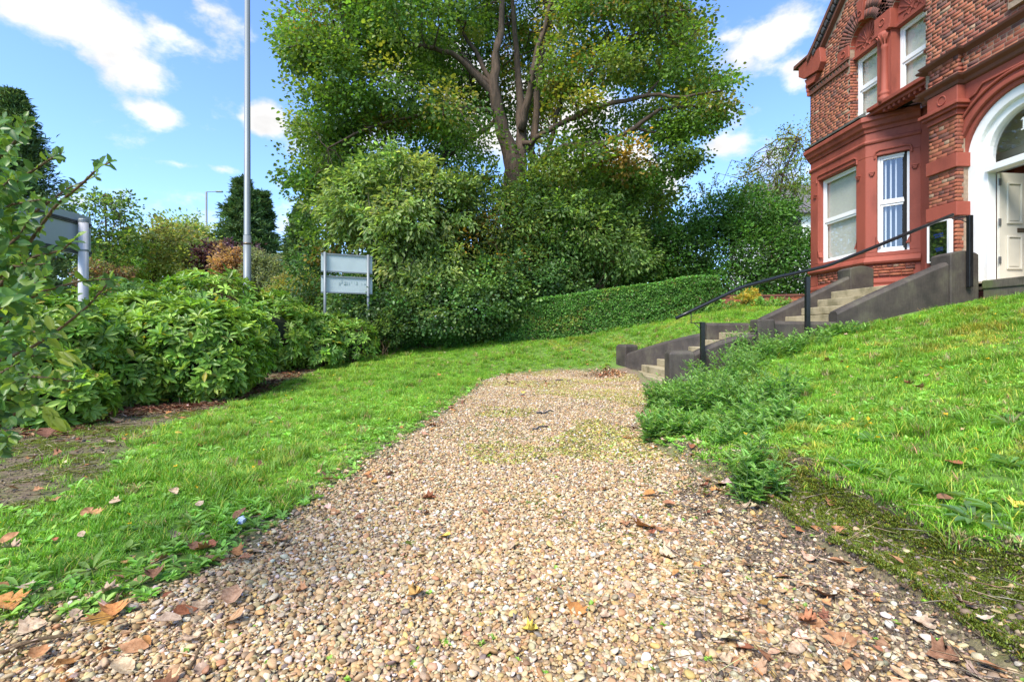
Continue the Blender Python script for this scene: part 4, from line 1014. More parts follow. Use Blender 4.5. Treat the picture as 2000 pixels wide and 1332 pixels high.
    p = atD(403, 375, 36); root = empty('lamp_post', (p.x, p.y, .9)); O = Vector(root.location); tag(root, 'distant slim street lamp with short arm in front of the dark conifer', 'lamp post')
    m = MB(O); m.tube([(p.x, p.y, .5), (p.x, p.y, p.z)], [.10, .07], 10); m.build('pole', M['galv'], root, smooth=True)
    m = MB(O); m.tube([(p.x, p.y, p.z), (p.x + .75, p.y, p.z + .02)], .03, 8); m.build('arm', M['galv'], root)
    m = MB(O); m.obox((p.x + .95, p.y, p.z + .02), (.25, 0, 0), (0, .1, 0), (0, 0, .05)); m.build('lantern', M['galv'], root, bevel=.02)
signs()

# ------------------------------------------------------------------ trees
def pxblob(px, py, rx, ry, D, rd=None):
    c = atD(px, py, D); k = D / FPX; return (c.x, c.y, c.z, rx * k, (rd if rd else (rx + ry) * .5 * k), ry * k)
def big_tree():
    rs = np.random.RandomState(21); D0 = 18.5; k = D0 / FPX
    KR = .66
    base = atD(1012, 600, D0); root = empty('sycamore_tree', (base.x, base.y, 1.2)); O = Vector(root.location)
    tag(root, 'huge spreading sycamore with many forking trunks and yellowing leaves towering over the shrubs', 'tree')
    limbs = [
        ([(1004, 640), (1004, 500), (1003, 400), (1003, 345), (997, 300), (978, 240), (966, 180), (968, 110), (980, 40), (990, -60), (985, -180)], [44, 38, 34, 30, 25, 20, 16, 12, 9, 6, 3], [0, 0, 0, 0, 0, -.2, -.4, -.4, -.3, 0, .3]),
        ([(1008, 640), (1010, 400), (1013, 345), (1018, 280), (1017, 200), (1010, 120), (1004, 40), (998, -60), (990, -150)], [30, 26, 24, 17, 12, 9, 7, 5, 3], [0, 0, .1, .2, .4, .6, .8, 1, 1]),
        ([(1036, 640), (1038, 420), (1040, 340), (1042, 270), (1048, 180), (1062, 90), (1085, 0), (1110, -90)], [18, 16, 14, 12, 10, 8, 6, 4], [.5, .5, .5, .7, 1, 1.3, 1.6, 2]),
        ([(1018, 255), (1030, 200), (1046, 120), (1066, 50), (1082, -20), (1090, -120)], [12, 11, 9, 7, 5, 3], [0, -.3, -.6, -.8, -1, -1]),
        ([(1030, 350), (1052, 322), (1082, 300), (1112, 284), (1180, 281), (1240, 250), (1290, 213), (1370, 208), (1430, 190)], [15, 13, 11, 10, 8, 6, 4.5, 3, 2], [.2, 0, -.4, -.8, -1.4, -1.8, -2, -2.2, -2.3]),
        ([(1022, 280), (1060, 262), (1100, 240), (1135, 222), (1200, 200), (1262, 187), (1340, 190), (1410, 178)], [8, 7.5, 7, 7, 6, 5, 3.5, 2], [0, -.5, -1, -1.3, -1.8, -2, -2.4, -2.6]),
        ([(1062, 330), (1085, 240), (1096, 195), (1150, 158), (1192, 100), (1240, 70), (1300, 30), (1350, 20)], [8, 7, 6.5, 6, 5.5, 4.5, 3, 2], [.2, -.3, -.5, -.9, -1.2, -1.5, -1.8, -2]),
        ([(972, 205), (935, 155), (893, 112), (850, 96), (790, 82), (700, 80), (620, 85), (560, 95)], [11, 9, 7.5, 6, 5, 4, 3, 2], [-.2, -.6, -1, -1.4, -1.7, -2, -2.2, -2.3]),
        ([(968, 180), (938, 118), (902, 62), (880, 15), (850, -50)], [8, 7, 5.5, 4.5, 3], [-.3, 0, .5, .9, 1.2]),
        ([(970, 215), (925, 214), (880, 210), (800, 230), (720, 250), (640, 290)], [6, 5.5, 5, 4, 3, 2], [-.3, -.8, -1.2, -1.6, -1.9, -2]),
        ([(1060, 318), (1115, 322), (1165, 345), (1230, 330), (1290, 300)], [6, 6, 5, 3.5, 2], [0, .5, 1, 1.2, 1.3]),
        ([(965, 170), (920, 130), (860, 60), (800, 30), (730, 20), (650, 30)], [7, 6, 5, 4, 3, 2], [-.4, .3, 1, 1.3, 1.6, 1.8]),
        ([(1064, 90), (1120, 50), (1180, 10), (1240, -30)], [5, 4, 3, 2], [1.3, 1.2, 1, .8]),
        ([(972, 230), (900, 290), (820, 330), (740, 370), (660, 420)], [7, 6, 4.5, 3, 2], [0, .5, 1, 1.3, 1.6]),
        ([(1262, 187), (1300, 150), (1330, 100), (1360, 60)], [4, 3, 2.5, 1.5], [-2, -1.8, -1.6, -1.5]),
        ([(1240, 250), (1290, 260), (1330, 290)], [4, 3, 2], [-1.8, -1.6, -1.5]),
    ]
    m = MB(O); jo = []
    for pts, rad, dd in limbs:
        P = []; Rd = []
        for i in range(len(pts) - 1):
            for s in range(3):
                t = s / 3; px = pts[i][0] * (1 - t) + pts[i + 1][0] * t; py = pts[i][1] * (1 - t) + pts[i + 1][1] * t; d = dd[i] * (1 - t) + dd[i + 1] * t
                if s: px += rs.randn() * 2; py += rs.randn() * 2
                P.append(atD(px, py, D0 + d)); Rd.append((rad[i] * (1 - t) + rad[i + 1] * t) * k * KR)
        P.append(atD(*pts[-1], D0 + dd[-1])); Rd.append(rad[-1] * k * KR)
        m.tube(P, Rd, 12 if rad[0] > 12 else 8); jo += [(p, r) for p, r in zip(P, Rd) if r < .3]
    m.build('trunk', M['bark'], root, smooth=True)
    B = []
    sp = [(625, 62, 70, 62), (585, 95, 34, 50), (690, 60, 90, 70), (790, 40, 110, 70), (700, 150, 95, 62), (690, 215, 90, 60), (780, 190, 100, 70), (645, 262, 68, 48), (600, 325, 42, 54), (650, 340, 70, 60),
          (640, 430, 55, 70), (740, 300, 90, 60), (860, 230, 90, 50), (870, 170, 70, 35), (905, 30, 60, 30), (1150, 50, 80, 60), (1230, 30, 100, 60), (1310, 50, 68, 75), (1275, 120, 80, 40), (1095, 158, 50, 30),
          (1215, 215, 55, 28), (1345, 150, 75, 42), (1400, 195, 42, 46), (1335, 225, 66, 42), (1335, 285, 50, 40), (1290, 250, 50, 30), (1180, 250, 70, 28), (1120, 210, 40, 35), (1150, 300, 60, 30), (1215, 320, 60, 30), (1305, 318, 34, 24), (1060, 305, 45, 26), (1110, 330, 50, 22), (1180, 345, 60, 22), (1250, 350, 40, 18), (900, 300, 70, 50),
          (1110, 100, 50, 30), (820, 110, 70, 40), (1180, 130, 60, 30)]
    for (x, y, a, b) in sp:
        B.append(pxblob(x, y, a, b, D0 - 1.2 + rs.randn() * .6, a * k * .9)); 
        if rs.rand() < .6: B.append(pxblob(x + rs.randn() * 10, y + 8, a * .8, b * .8, D0 + 1.8 + rs.rand() * 1.5, a * k * .9))
    for x, y, a, b in [(700, -50, 80, 60), (760, -90, 130, 80), (950, -140, 140, 90), (1130, -110, 150, 90), (1260, -60, 100, 60), (1000, 20, 110, 60), (930, 120, 70, 60), (1060, 150, 70, 60), (985, 90, 60, 50), (960, 200, 60, 50), (1045, 245, 45, 40), (900, 175, 60, 50)]:
        B.append(pxblob(x, y, a, b, D0 + (0 if y < -40 else 3.4), 3 if y < -40 else 1.2)); 
    C, Nr = clumps(rs, B, 940, .35, .6)
    bag = Bag(); pal = [(.08, .14, .024), (.095, .165, .028), (.06, .12, .024), (.125, .18, .03), (.16, .16, .03), (.22, .15, .03)]
    wl = [.28, .26, .24, .14, .05, .03]; wr = [.22, .22, .14, .17, .15, .10]
    sc = np.array([(Vector(c).x) for c in C]) > .9
    for msk, wt in ((~sc, wl), (sc, wr)):
        fill_leaves(rs, bag, C[msk], Nr[msk], 175, .40, .115, .095, pal, wt, flat=.5, droop=.5, cj=.2, jit=.22)
    # twigs into the clumps
    tw = MB(O); J = np.array([tuple(p) for p, r in jo]); JR = [r for p, r in jo]
    for i in rs.choice(len(C), 330, replace=False):
        d = np.linalg.norm(J - C[i], axis=1); j = int(np.argmin(d))
        if d[j] < .3 or d[j] > 5: continue
        p, r = wob(rs, J[j], C[i], min(JR[j] * .5, .04), .008, 5, .22, .03); tw.tube(p, r, 5, False)
    tw.build('branch', M['bark'], root, smooth=True, kind='stuff')
    bag.build('crown', T_LEAF, M['leaf'], root, O)
PG = 1.65
big_tree()
PG = 1.75

def bush(name, label, cat, px, py, blobs, D, n, per, cr, L, W, pal, wts=None, tmpl=T_LEAF, mat='leaf', stems=8, bark='twig', zbase=None, group=None, shell=.55, seed=1, flat=.7, droop=.25, jit=.22, sprays=45, twigs=30, updir=.6, trunk=None, rdk=1.0):
    rs = np.random.RandomState(seed); b = atD(px, py, D); zb = h1(b.x, b.y) if zbase is None else zbase
    root = empty(name, (b.x, b.y, zb)); O = Vector(root.location); tag(root, label, cat, group)
    B = [pxblob(x, y, a, c, D + (dd if dd else 0), None if rdk == 1 else (a + c) * .5 * D / FPX * rdk) for (x, y, a, c, *r) in blobs for dd in [r[0] if r else 0]]
    B2 = []
    for (x, y, z, a, c_, e_) in B:
        for q in range(5):
            d_ = unit(rs.randn(3)) * rs.rand() ** .5 * .62; f_ = .38 + .25 * rs.rand(); B2.append((x + d_[0] * a, y + d_[1] * c_, z + d_[2] * e_, a * f_, c_ * f_, e_ * f_))
    C, Nr = clumps(rs, B + B2, n, shell, .72); bag = Bag()
    if sprays:
        top = np.argsort(-(Nr[:, 2] * .6 + C[:, 2] * .5 + rs.rand(len(C)) * 1.2))[:sprays * 3]; pick = rs.choice(top, min(sprays, len(top)), replace=False); sp_ = []; sn = []
        for i in pick:
            dv = unit(Nr[i] + np.array([0, 0, .5]) + rs.randn(3) * .35); ln = cr * (1.6 + 1.8 * rs.rand())
            for t in np.linspace(.2, 1, 5): sp_.append(C[i] + dv * ln * t - np.array([0, 0, .25 * ln * t * t])); sn.append(dv)
        fill_leaves(rs, bag, np.array(sp_), np.array(sn), 9, cr * .22, L, W, pal, wts, .8, droop * 1.2, jit, updir=updir)
    ok = C[:, 2] > H(C[:, 0], C[:, 1]) + .05; C, Nr = C[ok], Nr[ok]
    fill_leaves(rs, bag, C, Nr, per, cr, L, W, pal, wts, flat, droop, jit, updir=updir)
    m = MB(O)
    if trunk:
        P = [atD(x, y, D) for x, y, r in trunk]; m.tube(P, [r for *_, r in trunk], 10)
    srcs = [Vector((b.x + rs.randn() * .25, b.y + rs.randn() * .25, zb - .1)) for _ in range(max(stems, 1))] if not trunk else P
    for i in rs.choice(len(C), min(twigs, len(C)), replace=False):
        s_ = srcs[rs.randint(len(srcs))]; r0 = .012 + .0025 * (Vector(C[i]) - s_).length ** 1.3; p, r = wob(rs, s_, C[i], r0, .005, 6, .16, .05); m.tube(p, r, 5, False)
    m.build('stems' if not trunk else 'trunk', M[bark], root, smooth=True)
    bag.build('foliage' if not trunk else 'crown', tmpl, M[mat], root, O)
    return root

G_DOG = [(.13, .19, .06), (.16, .225, .075), (.10, .16, .045), (.20, .25, .09)]
bush('dogwood_shrub', 'broad pale green shrub with drooping leaf sprays left of the sycamore trunk', 'shrub', 770, 640,
     [(720, 395, 70, 55), (775, 350, 70, 40), (800, 440, 90, 70), (860, 400, 65, 55), (800, 520, 80, 55), (700, 440, 45, 40, .5), (850, 540, 70, 50), (670, 400, 35, 40, .8)], 16.0, 330, 62, .26, .17, .075, G_DOG, None, T_LEAF, 'leaf', 9, 'palebark', seed=31, droop=.9, sprays=110, twigs=90, jit=.25)
bush('mixed_shrub', 'dark leafy shrub streaked with yellow and orange leaves below the sycamore fork', 'shrub', 970, 640,
     [(940, 400, 80, 60), (1000, 440, 80, 70), (900, 470, 70, 70), (980, 540, 90, 60), (1040, 400, 40, 50)], 17.0, 300, 62, .28, .13, .06, [(.09, .14, .03), (.06, .115, .028), (.13, .16, .03), (.23, .15, .03), (.045, .09, .025)], [.3, .25, .2, .07, .18], seed=32, droop=.5, twigs=60)
bush('lilac_shrub', 'loose mid green shrub with drooping sprays right of the sycamore trunk', 'shrub', 1120, 620,
     [(1090, 430, 70, 60), (1150, 460, 80, 60), (1090, 510, 80, 60), (1190, 500, 70, 50), (1200, 420, 50, 60, .8)], 17.6, 280, 62, .30, .15, .065, [(.11, .18, .045), (.075, .14, .035), (.13, .2, .05), (.06, .11, .03)], seed=33, droop=.8, twigs=60)
bush('ivy_bank', 'dense dark ivy covered bank between the twin sign and the clipped hedge', 'ivy', 850, 655,
     [(725, 610, 40, 34, -1.3), (770, 612, 50, 36, -1.2), (820, 618, 55, 36, -1.1), (870, 616, 60, 36, -1.0), (690, 590, 40, 30, -.6), (930, 600, 60, 36, -.6), (700, 590, 60, 50, 0), (920, 600, 80, 50, -.5), (990, 590, 70, 45, 0), (820, 560, 90, 60, .8), (1000, 540, 120, 60, 1.2), (760, 600, 70, 45, 1), (850, 590, 90, 60), (930, 600, 70, 60), (780, 640, 70, 25, 0), (870, 640, 80, 28), (960, 560, 60, 50), (1060, 560, 90, 40, 1)], 15.8, 780, 60, .2, .085, .075, [(.045, .10, .026), (.065, .13, .035), (.035, .07, .022), (.10, .16, .04)], seed=34, mat='glossleaf', droop=.4, twigs=20)
bush('ivy_bank', 'dark green undergrowth at the foot of the trees behind the twin panel sign', 'undergrowth', 650, 660,
     [(700, 560, 80, 60), (640, 540, 70, 60), (600, 600, 60, 40), (740, 610, 60, 40), (850, 540, 120, 80), (1000, 520, 120, 80), (1150, 560, 100, 50)], 19.0, 330, 55, .3, .12, .09, [(.035, .08, .022), (.05, .10, .026), (.025, .055, .018)], seed=35, twigs=20)
bush('hornbeam_tree', 'pale yellow green tree right of the sycamore trunk with sky showing through', 'tree', 1210, 620,
     [(1240, 395, 60, 50), (1180, 390, 70, 60), (1110, 385, 60, 50), (1060, 400, 50, 50), (1265, 450, 40, 70), (1210, 500, 80, 60)], 24, 330, 55, .42, .17, .12, [(.15, .21, .05), (.11, .175, .04), (.2, .22, .05), (.085, .13, .035)], seed=36, trunk=[(1200, 600, .12), (1205, 520, .10), (1210, 430, .06), (1215, 370, .03)], twigs=70, bark='bark')
bush('ash_tree', 'thin young tree with reddish stem between the pale tree and the dark laurels', 'tree', 1240, 600,
     [(1230, 520, 50, 50), (1270, 500, 40, 50), (1290, 540, 50, 40)], 20, 100, 60, .3, .13, .08, [(.11, .18, .04), (.08, .14, .035)], seed=37, trunk=[(1246, 600, .05), (1244, 520, .04), (1240, 440, .02)], twigs=30)
bush('laurel_thicket', 'wide dense glossy green thicket between the hedge and the bay window', 'shrub', 1420, 600,
     [(1330, 500, 70, 60), (1330, 450, 50, 40), (1410, 490, 80, 70), (1490, 500, 80, 65), (1560, 525, 60, 60), (1400, 420, 60, 30), (1470, 420, 60, 35), (1420, 550, 110, 40), (1530, 560, 70, 30), (1290, 560, 60, 40)], 19.5, 620, 62, .27, .125, .06, [(.065, .15, .028), (.05, .12, .024), (.085, .175, .035), (.035, .08, .02)], seed=38, mat='glossleaf', droop=.2, twigs=40)
bush('birch_tree', 'sparse wispy birch with small leaves in front of the white house', 'tree', 1510, 590,
     [(1525, 330, 50, 45), (1560, 290, 28, 50), (1490, 350, 40, 40), (1455, 345, 22, 22), (1530, 400, 55, 50), (1480, 400, 40, 40), (1400, 385, 45, 18), (1350, 400, 20, 20)], 23, 170, 20, .30, .10, .07, [(.10, .155, .035), (.14, .18, .04), (.07, .11, .03), (.19, .19, .04)], seed=39, trunk=[(1505, 590, .14), (1508, 500, .10), (1515, 420, .07), (1530, 340, .04), (1560, 270, .015)], twigs=130, bark='bark', shell=.2, droop=.9)
bush('golden_shrub', 'small yellow leaved shrub in front of the low brick wall', 'shrub', 1462, 603,
     [(1462, 588, 20, 14), (1470, 578, 12, 8), (1450, 580, 10, 8)], 15.6, 40, 28, .08, .055, .03, [(.32, .28, .05), (.2, .24, .05), (.36, .25, .05)], seed=40, twigs=30)
bush('border_plants', 'low pale green border plants at the foot of the brick wall', 'plant', 1500, 600,
     [(1410, 607, 30, 8), (1500, 598, 40, 9), (1440, 606, 30, 6)], 15.2, 70, 30, .08, .06, .035, [(.16, .26, .07), (.12, .22, .05)], seed=41, twigs=4)

# conifers and background trees on the left
def conifer(label, px, ytop, ybot, wpx, D, seed, n=420, off=0):
    rs = np.random.RandomState(seed); k = D / FPX; top = atD(px, ytop, D); b = atD(px, 620, D); zb = h1(b.x, b.y)
    root = empty('conifer_tree', (b.x, b.y, zb)); O = Vector(root.location); tag(root, label, 'tree'); ht = top.z - zb; rad = wpx * k
    m = MB(O); m.tube([(b.x, b.y, zb - .2), (b.x, b.y, zb + ht * .6), (b.x, b.y, top.z)], [rad * .09, rad * .05, .02], 8)
    bag = Bag(); C = []; Nr = []; SF = []
    for i in range(n):
        t = rs.rand() ** .8; z = zb + ht * (.06 + .94 * t); r = rad * (1 - t) ** .85 * (.6 + .55 * rs.rand()) + .1; a = rs.rand() * 2 * math.pi
        tip = np.array([b.x + r * math.cos(a), b.y + r * math.sin(a), z + r * .12]); st = np.array([b.x, b.y, z - r * .05])
        if i % 4 == 0: m.tube([st, (st + tip) / 2, tip], [.03, .02, .008], 4, False)
        for s in np.linspace(.35, 1, 4):
            C.append(st + (tip - st) * s + rs.randn(3) * .1 * r); SF.append(.3 + .7 * r / rad); Nr.append(((tip - st) / r) * .9 + np.array([0, 0, .25]))
    C = np.array(C); Nr = np.array(Nr); per = 22; nn = len(C) * per; nr = np.repeat(Nr, per, 0)
    P = np.repeat(C, per, 0) + rs.randn(nn, 3) * np.array([1, 1, .35]) * (.15 * rad ** .6) * np.repeat(np.array(SF), per)[:, None]
    Dr = unit(nr + rs.randn(nn, 3) * .45); Nn = unit(rs.randn(nn, 3) * .4 + np.array([0, 0, 1])); l = .34 * np.exp(rs.randn(nn) * .2) * (D / 35)
    col = np.repeat(palette(rs, len(C), [(.055, .10, .042), (.075, .13, .05), (.04, .075, .035), (.10, .155, .06)], None, .2), per, 0) * np.exp(rs.randn(nn, 1) * .2)
    bag.add(P, Dr, Nn, l, l * .22, col); m.build('trunk', M['bark'], root); bag.build('crown', T_DIAMOND, M['needle'], root, O)
conifer('broad dark green conifer behind the tall lamp post', 474, 352, 540, 84, 34, 51, 480)
conifer('narrower dark conifer behind the right edge of the broad conifer', 512, 375, 540, 50, 36, 52, 330)
conifer('small dark conifer between the lamp post and the sycamore', 590, 405, 560, 55, 30, 53, 380)
conifer('tall dark conifer at the left edge above the road sign', 25, 180, 560, 120, 17, 54, 620)
bg = 'background trees beyond the road'
bush('birch_tree', 'slender light green tree just right of the large road sign', 'tree', 205, 540, [(210, 440, 45, 55), (190, 400, 20, 25), (240, 410, 25, 25), (215, 500, 50, 40)], 24, 75, 34, .34, .15, .10, [(.09, .15, .035), (.12, .18, .04), (.06, .10, .03)], seed=61, trunk=[(205, 560, .08), (208, 480, .06), (205, 380, .02)], twigs=50, bark='bark')
bush('maple_tree', 'yellow green maple behind the left shrubs right of the slender tree', 'tree', 300, 545, [(290, 500, 70, 35), (340, 480, 45, 45), (250, 520, 50, 30), (360, 520, 50, 35)], 27, 150, 55, .45, .16, .12, [(.17, .21, .07), (.20, .22, .07), (.13, .18, .055), (.21, .19, .07)], seed=62, trunk=[(300, 570, .12), (305, 500, .06), (310, 460, .03)], twigs=40, bark='bark')
bush('beech_tree', 'paler green tree beyond the maple with a thin uneven top', 'tree', 360, 540, [(350, 460, 35, 28), (380, 490, 40, 40), (320, 470, 30, 25)], 32, 90, 45, .5, .17, .12, [(.19, .24, .09), (.15, .20, .07)], seed=63, trunk=[(355, 560, .14), (355, 480, .06), (352, 440, .02)], twigs=30, bark='bark')
bush('copper_shrub', 'orange brown leaved young tree left of the tall lamp post', 'tree', 448, 550, [(448, 512, 24, 24), (455, 535, 28, 18)], 24, 70, 45, .2, .12, .07, [(.25, .155, .085), (.28, .18, .10), (.19, .12, .07)], seed=64, twigs=30)
bush('purple_shrub', 'dark purple leaved tree behind the orange brown one', 'tree', 425, 550, [(425, 505, 30, 24), (470, 500, 25, 20)], 27, 90, 45, .3, .14, .1, [(.05, .025, .045), (.075, .035, .05)], seed=65, twigs=20)
bush('willow_shrub', 'grey green feathery shrub right of the tall lamp post', 'shrub', 515, 555, [(515, 530, 32, 24), (540, 545, 30, 20), (505, 510, 18, 18)], 24, 110, 50, .25, .13, .04, [(.16, .18, .11), (.12, .15, .08)], seed=66, twigs=20)
bush('golden_shrub', 'rounded yellow green shrub left of the twin panel sign', 'shrub', 590, 570, [(585, 555, 30, 25), (605, 575, 30, 20), (560, 575, 30, 18)], 20, 130, 50, .22, .09, .05, [(.19, .21, .06), (.14, .18, .05), (.21, .18, .06)], seed=67, twigs=20)
bush('brown_shrub', 'low brown twiggy shrub below the slender light green tree', 'shrub', 200, 545, [(200, 540, 35, 12)], 16, 40, 30, .15, .08, .05, [(.14, .08, .05), (.11, .12, .05)], seed=68, twigs=20)
# distant tree belt that closes the horizon
def belt():
    rs = np.random.RandomState(77); B = []
    for i in range(60):
        px = -200 + i * 42; D = 60 + rs.rand() * 25; B.append(pxblob(px, 560 + rs.randn() * 12, 50 + rs.rand() * 30, 45 + rs.rand() * 25, D))
    C, Nr = clumps(rs, B, 1300, .6, .8); bag = Bag()
    fill_leaves(rs, bag, C, Nr, 34, .9, .55, .42, [(.055, .10, .03), (.08, .13, .035), (.11, .15, .04), (.04, .07, .025)], jit=.2)
    o = bag.build('tree_belt', T_DIAMOND, M['leaf'], None, (0, 0, 0), 'stuff'); tag(o, 'distant belt of mixed trees closing the view behind the garden', 'trees')
belt()

# ------------------------------------------------------------------ clipped hedge
def hedge(label, pts, th, seed, n, dark=1.0, L=.05):
    """pts: (px of front base, py base, py top, D)"""
    rs = np.random.RandomState(seed); P0 = [atD(p[0], p[1], p[3]) for p in pts]; Zt = [atD(p[0], p[2], p[3]).z for p in pts]
    root = empty('clipped_hedge', tuple(P0[0])); O = Vector(root.location); tag(root, label, 'hedge')
    seg = [np.hypot(P0[i + 1].x - P0[i].x, P0[i + 1].y - P0[i].y) for i in range(len(P0) - 1)]; cum = np.r_[0, np.cumsum(seg)]; tot = cum[-1]
    s = rs.rand(n) * (tot + .3) - .15; x = np.interp(s, cum, [p.x for p in P0]); y = np.interp(s, cum, [p.y for p in P0]); zt = np.interp(s, cum, Zt)
    zb = H(x, y) ; face = rs.rand(n)
    # front 55 %, top 35 %, ends 10 %
    dx = np.gradient([p.x for p in P0], cum) ; dy = np.gradient([p.y for p in P0], cum)
    ux = np.interp(s, cum, dx); uy = np.interp(s, cum, dy); l = np.hypot(ux, uy); nx, ny = uy / l, -ux / l          # towards the camera
    dep = np.where(face < .55, np.abs(rs.randn(n)) * .05, rs.rand(n) * th); hz = np.where(face < .55, rs.rand(n) ** .9, 1 - np.abs(rs.randn(n)) * .03)
    bul = (fb(s, hz * 3, .5, seed) - .5) * .15 + (rs.rand(n) < .03) * rs.rand(n) * .10
    endm = rs.rand(n) < .10; s2 = np.where(rs.rand(n) < .5, -.0, tot)
    X = x - nx * (dep - bul); Y = y - ny * (dep - bul); Z = zb + (zt - zb) * hz + bul * .5 * (hz > .9)
    X = np.where(endm, np.interp(s2, cum, [p.x for p in P0]) - nx * rs.rand(n) * th, X); Y = np.where(endm, np.interp(s2, cum, [p.y for p in P0]) - ny * rs.rand(n) * th, Y)
    P = np.c_[X, Y, Z]; out = np.c_[nx, ny, np.zeros(n)]; out[face >= .55] = (0, 0, 1)
    D = unit(rs.randn(n, 3) * .8 + out * .5 + np.array([0, 0, .1])); Nn = unit(out * .9 + rs.randn(n, 3) * .6 + np.array([0, 0, .4]))
    pal = np.array([(.065, .155, .028), (.085, .19, .036), (.045, .105, .024), (.12, .22, .045)]) * dark; toplit = (face >= .55)[:, None] * .45 + 1  # leaves on the hedge top coloured lighter, as if lit from above
    lowf = np.clip(hz, 0, 1)[:, None]
    col = palette(rs, n, pal, [.35, .3, .2, .15], .25) * toplit; yel = (fb(s, hz * 2, .9, seed + 5) > .68)[:, None]; col = np.where(yel & (rs.rand(n, 1) < .4), col * np.array([2.0, 1.15, 1]), col)
    dead = rs.rand(n) < .015 * (1 + 4 * (fb(s, hz * 2, .7, seed + 9) > .6)); col[dead] = (.26, .16, .09)
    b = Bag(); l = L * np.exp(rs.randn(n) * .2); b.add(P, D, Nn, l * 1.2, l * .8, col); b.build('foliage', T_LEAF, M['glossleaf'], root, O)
    # woody stems and a near-black core standing in for the shade inside
    m = MB(O)
    for i in range(60):
        t = rs.rand() * tot; a = np.array([np.interp(t, cum, [p.x for p in P0]), np.interp(t, cum, [p.y for p in P0])]); nn = np.array([np.interp(t, cum, dy), -np.interp(t, cum, dx)]); nn /= np.linalg.norm(nn)
        p = a - nn * th * .5; z = h1(*p); q, r = wob(rs, (p[0], p[1], z - .05), (p[0] + rs.randn() * .2, p[1] + rs.randn() * .2, z + 1.0), .025, .008, 4, .15); m.tube(q, r, 5)
    m.build('stems', M['twig'], root)
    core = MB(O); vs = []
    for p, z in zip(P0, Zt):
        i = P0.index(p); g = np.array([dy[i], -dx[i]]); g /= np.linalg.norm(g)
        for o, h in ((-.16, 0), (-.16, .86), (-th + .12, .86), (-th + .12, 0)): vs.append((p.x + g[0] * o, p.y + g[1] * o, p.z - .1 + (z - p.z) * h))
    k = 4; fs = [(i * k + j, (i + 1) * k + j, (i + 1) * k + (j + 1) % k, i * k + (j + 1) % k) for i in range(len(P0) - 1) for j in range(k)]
    fs += [tuple(range(k)), tuple(range((len(P0) - 1) * k, len(P0) * k))[::-1]]; core.add(vs, fs); core.build('shade_core', simple('hedge_inner_shade_%d' % seed, (.02, .028, .012), .95, .3, 20), root)
hedge('long clipped green hedge rising to the right along the top of the lawn', [(1003, 668, 592, 15.5), (1080, 663, 580, 15.4), (1150, 655, 570, 15.4), (1220, 645, 560, 15.3), (1300, 629, 550, 15.2), (1370, 614, 538, 15.4), (1405, 606, 540, 16.0)], 1.0, 91, 62000, L=.042)
hedge('short low clipped hedge at the left end of the long hedge', [(893, 668, 628, 16.4), (950, 669, 620, 15.8), (1005, 669, 612, 15.45)], .8, 92, 9000, L=.055)

# ------------------------------------------------------------------ rhododendrons (whorled leaves)
_lp = {}
def leafproto(tmpl_name, tmpl, col, mat):
    key = (tmpl_name, tuple(np.round(col, 3)))
    if key not in _lp:
        me = np_mesh('leaf', tmpl[0].copy(), [f.copy() for f in tmpl[1]], mat, np.tile(col, (len(tmpl[0]), 1))); _lp[key] = me
    return _lp[key]
def split_leaves(P, D, Nn, L, W, col, tmpl, tname, mat, root, O, nsingle, pal8):
    """nearest leaves become objects, the rest one part"""
    d = np.linalg.norm(P - np.array([0, 0, EH]), axis=1); score = L / d
    order = np.argsort(-score); pick = order[:nsingle]; rest = order[nsingle:]
    Du = unit(D); S = unit(np.cross(Nn, Du)); Nu = np.cross(Du, S)
    for i in pick:
        k = int(np.argmin(((pal8 - col[i]) ** 2).sum(1))); me = leafproto(tname, tmpl, pal8[k], mat)
        ob = bpy.data.objects.new('leaf', me); COL.objects.link(ob); ob.parent = root
        mt = Matrix(((Du[i][0] * L[i], S[i][0] * W[i], Nu[i][0] * L[i], P[i][0] - O.x), (Du[i][1] * L[i], S[i][1] * W[i], Nu[i][1] * L[i], P[i][1] - O.y), (Du[i][2] * L[i], S[i][2] * W[i], Nu[i][2] * L[i], P[i][2] - O.z), (0, 0, 0, 1)))
        ob.matrix_local = mt
    o = leaves_obj('foliage', P[rest] - np.array(O), D[rest], Nn[rest], L[rest], W[rest], col[rest], tmpl, mat, root, 'stuff')
    return o
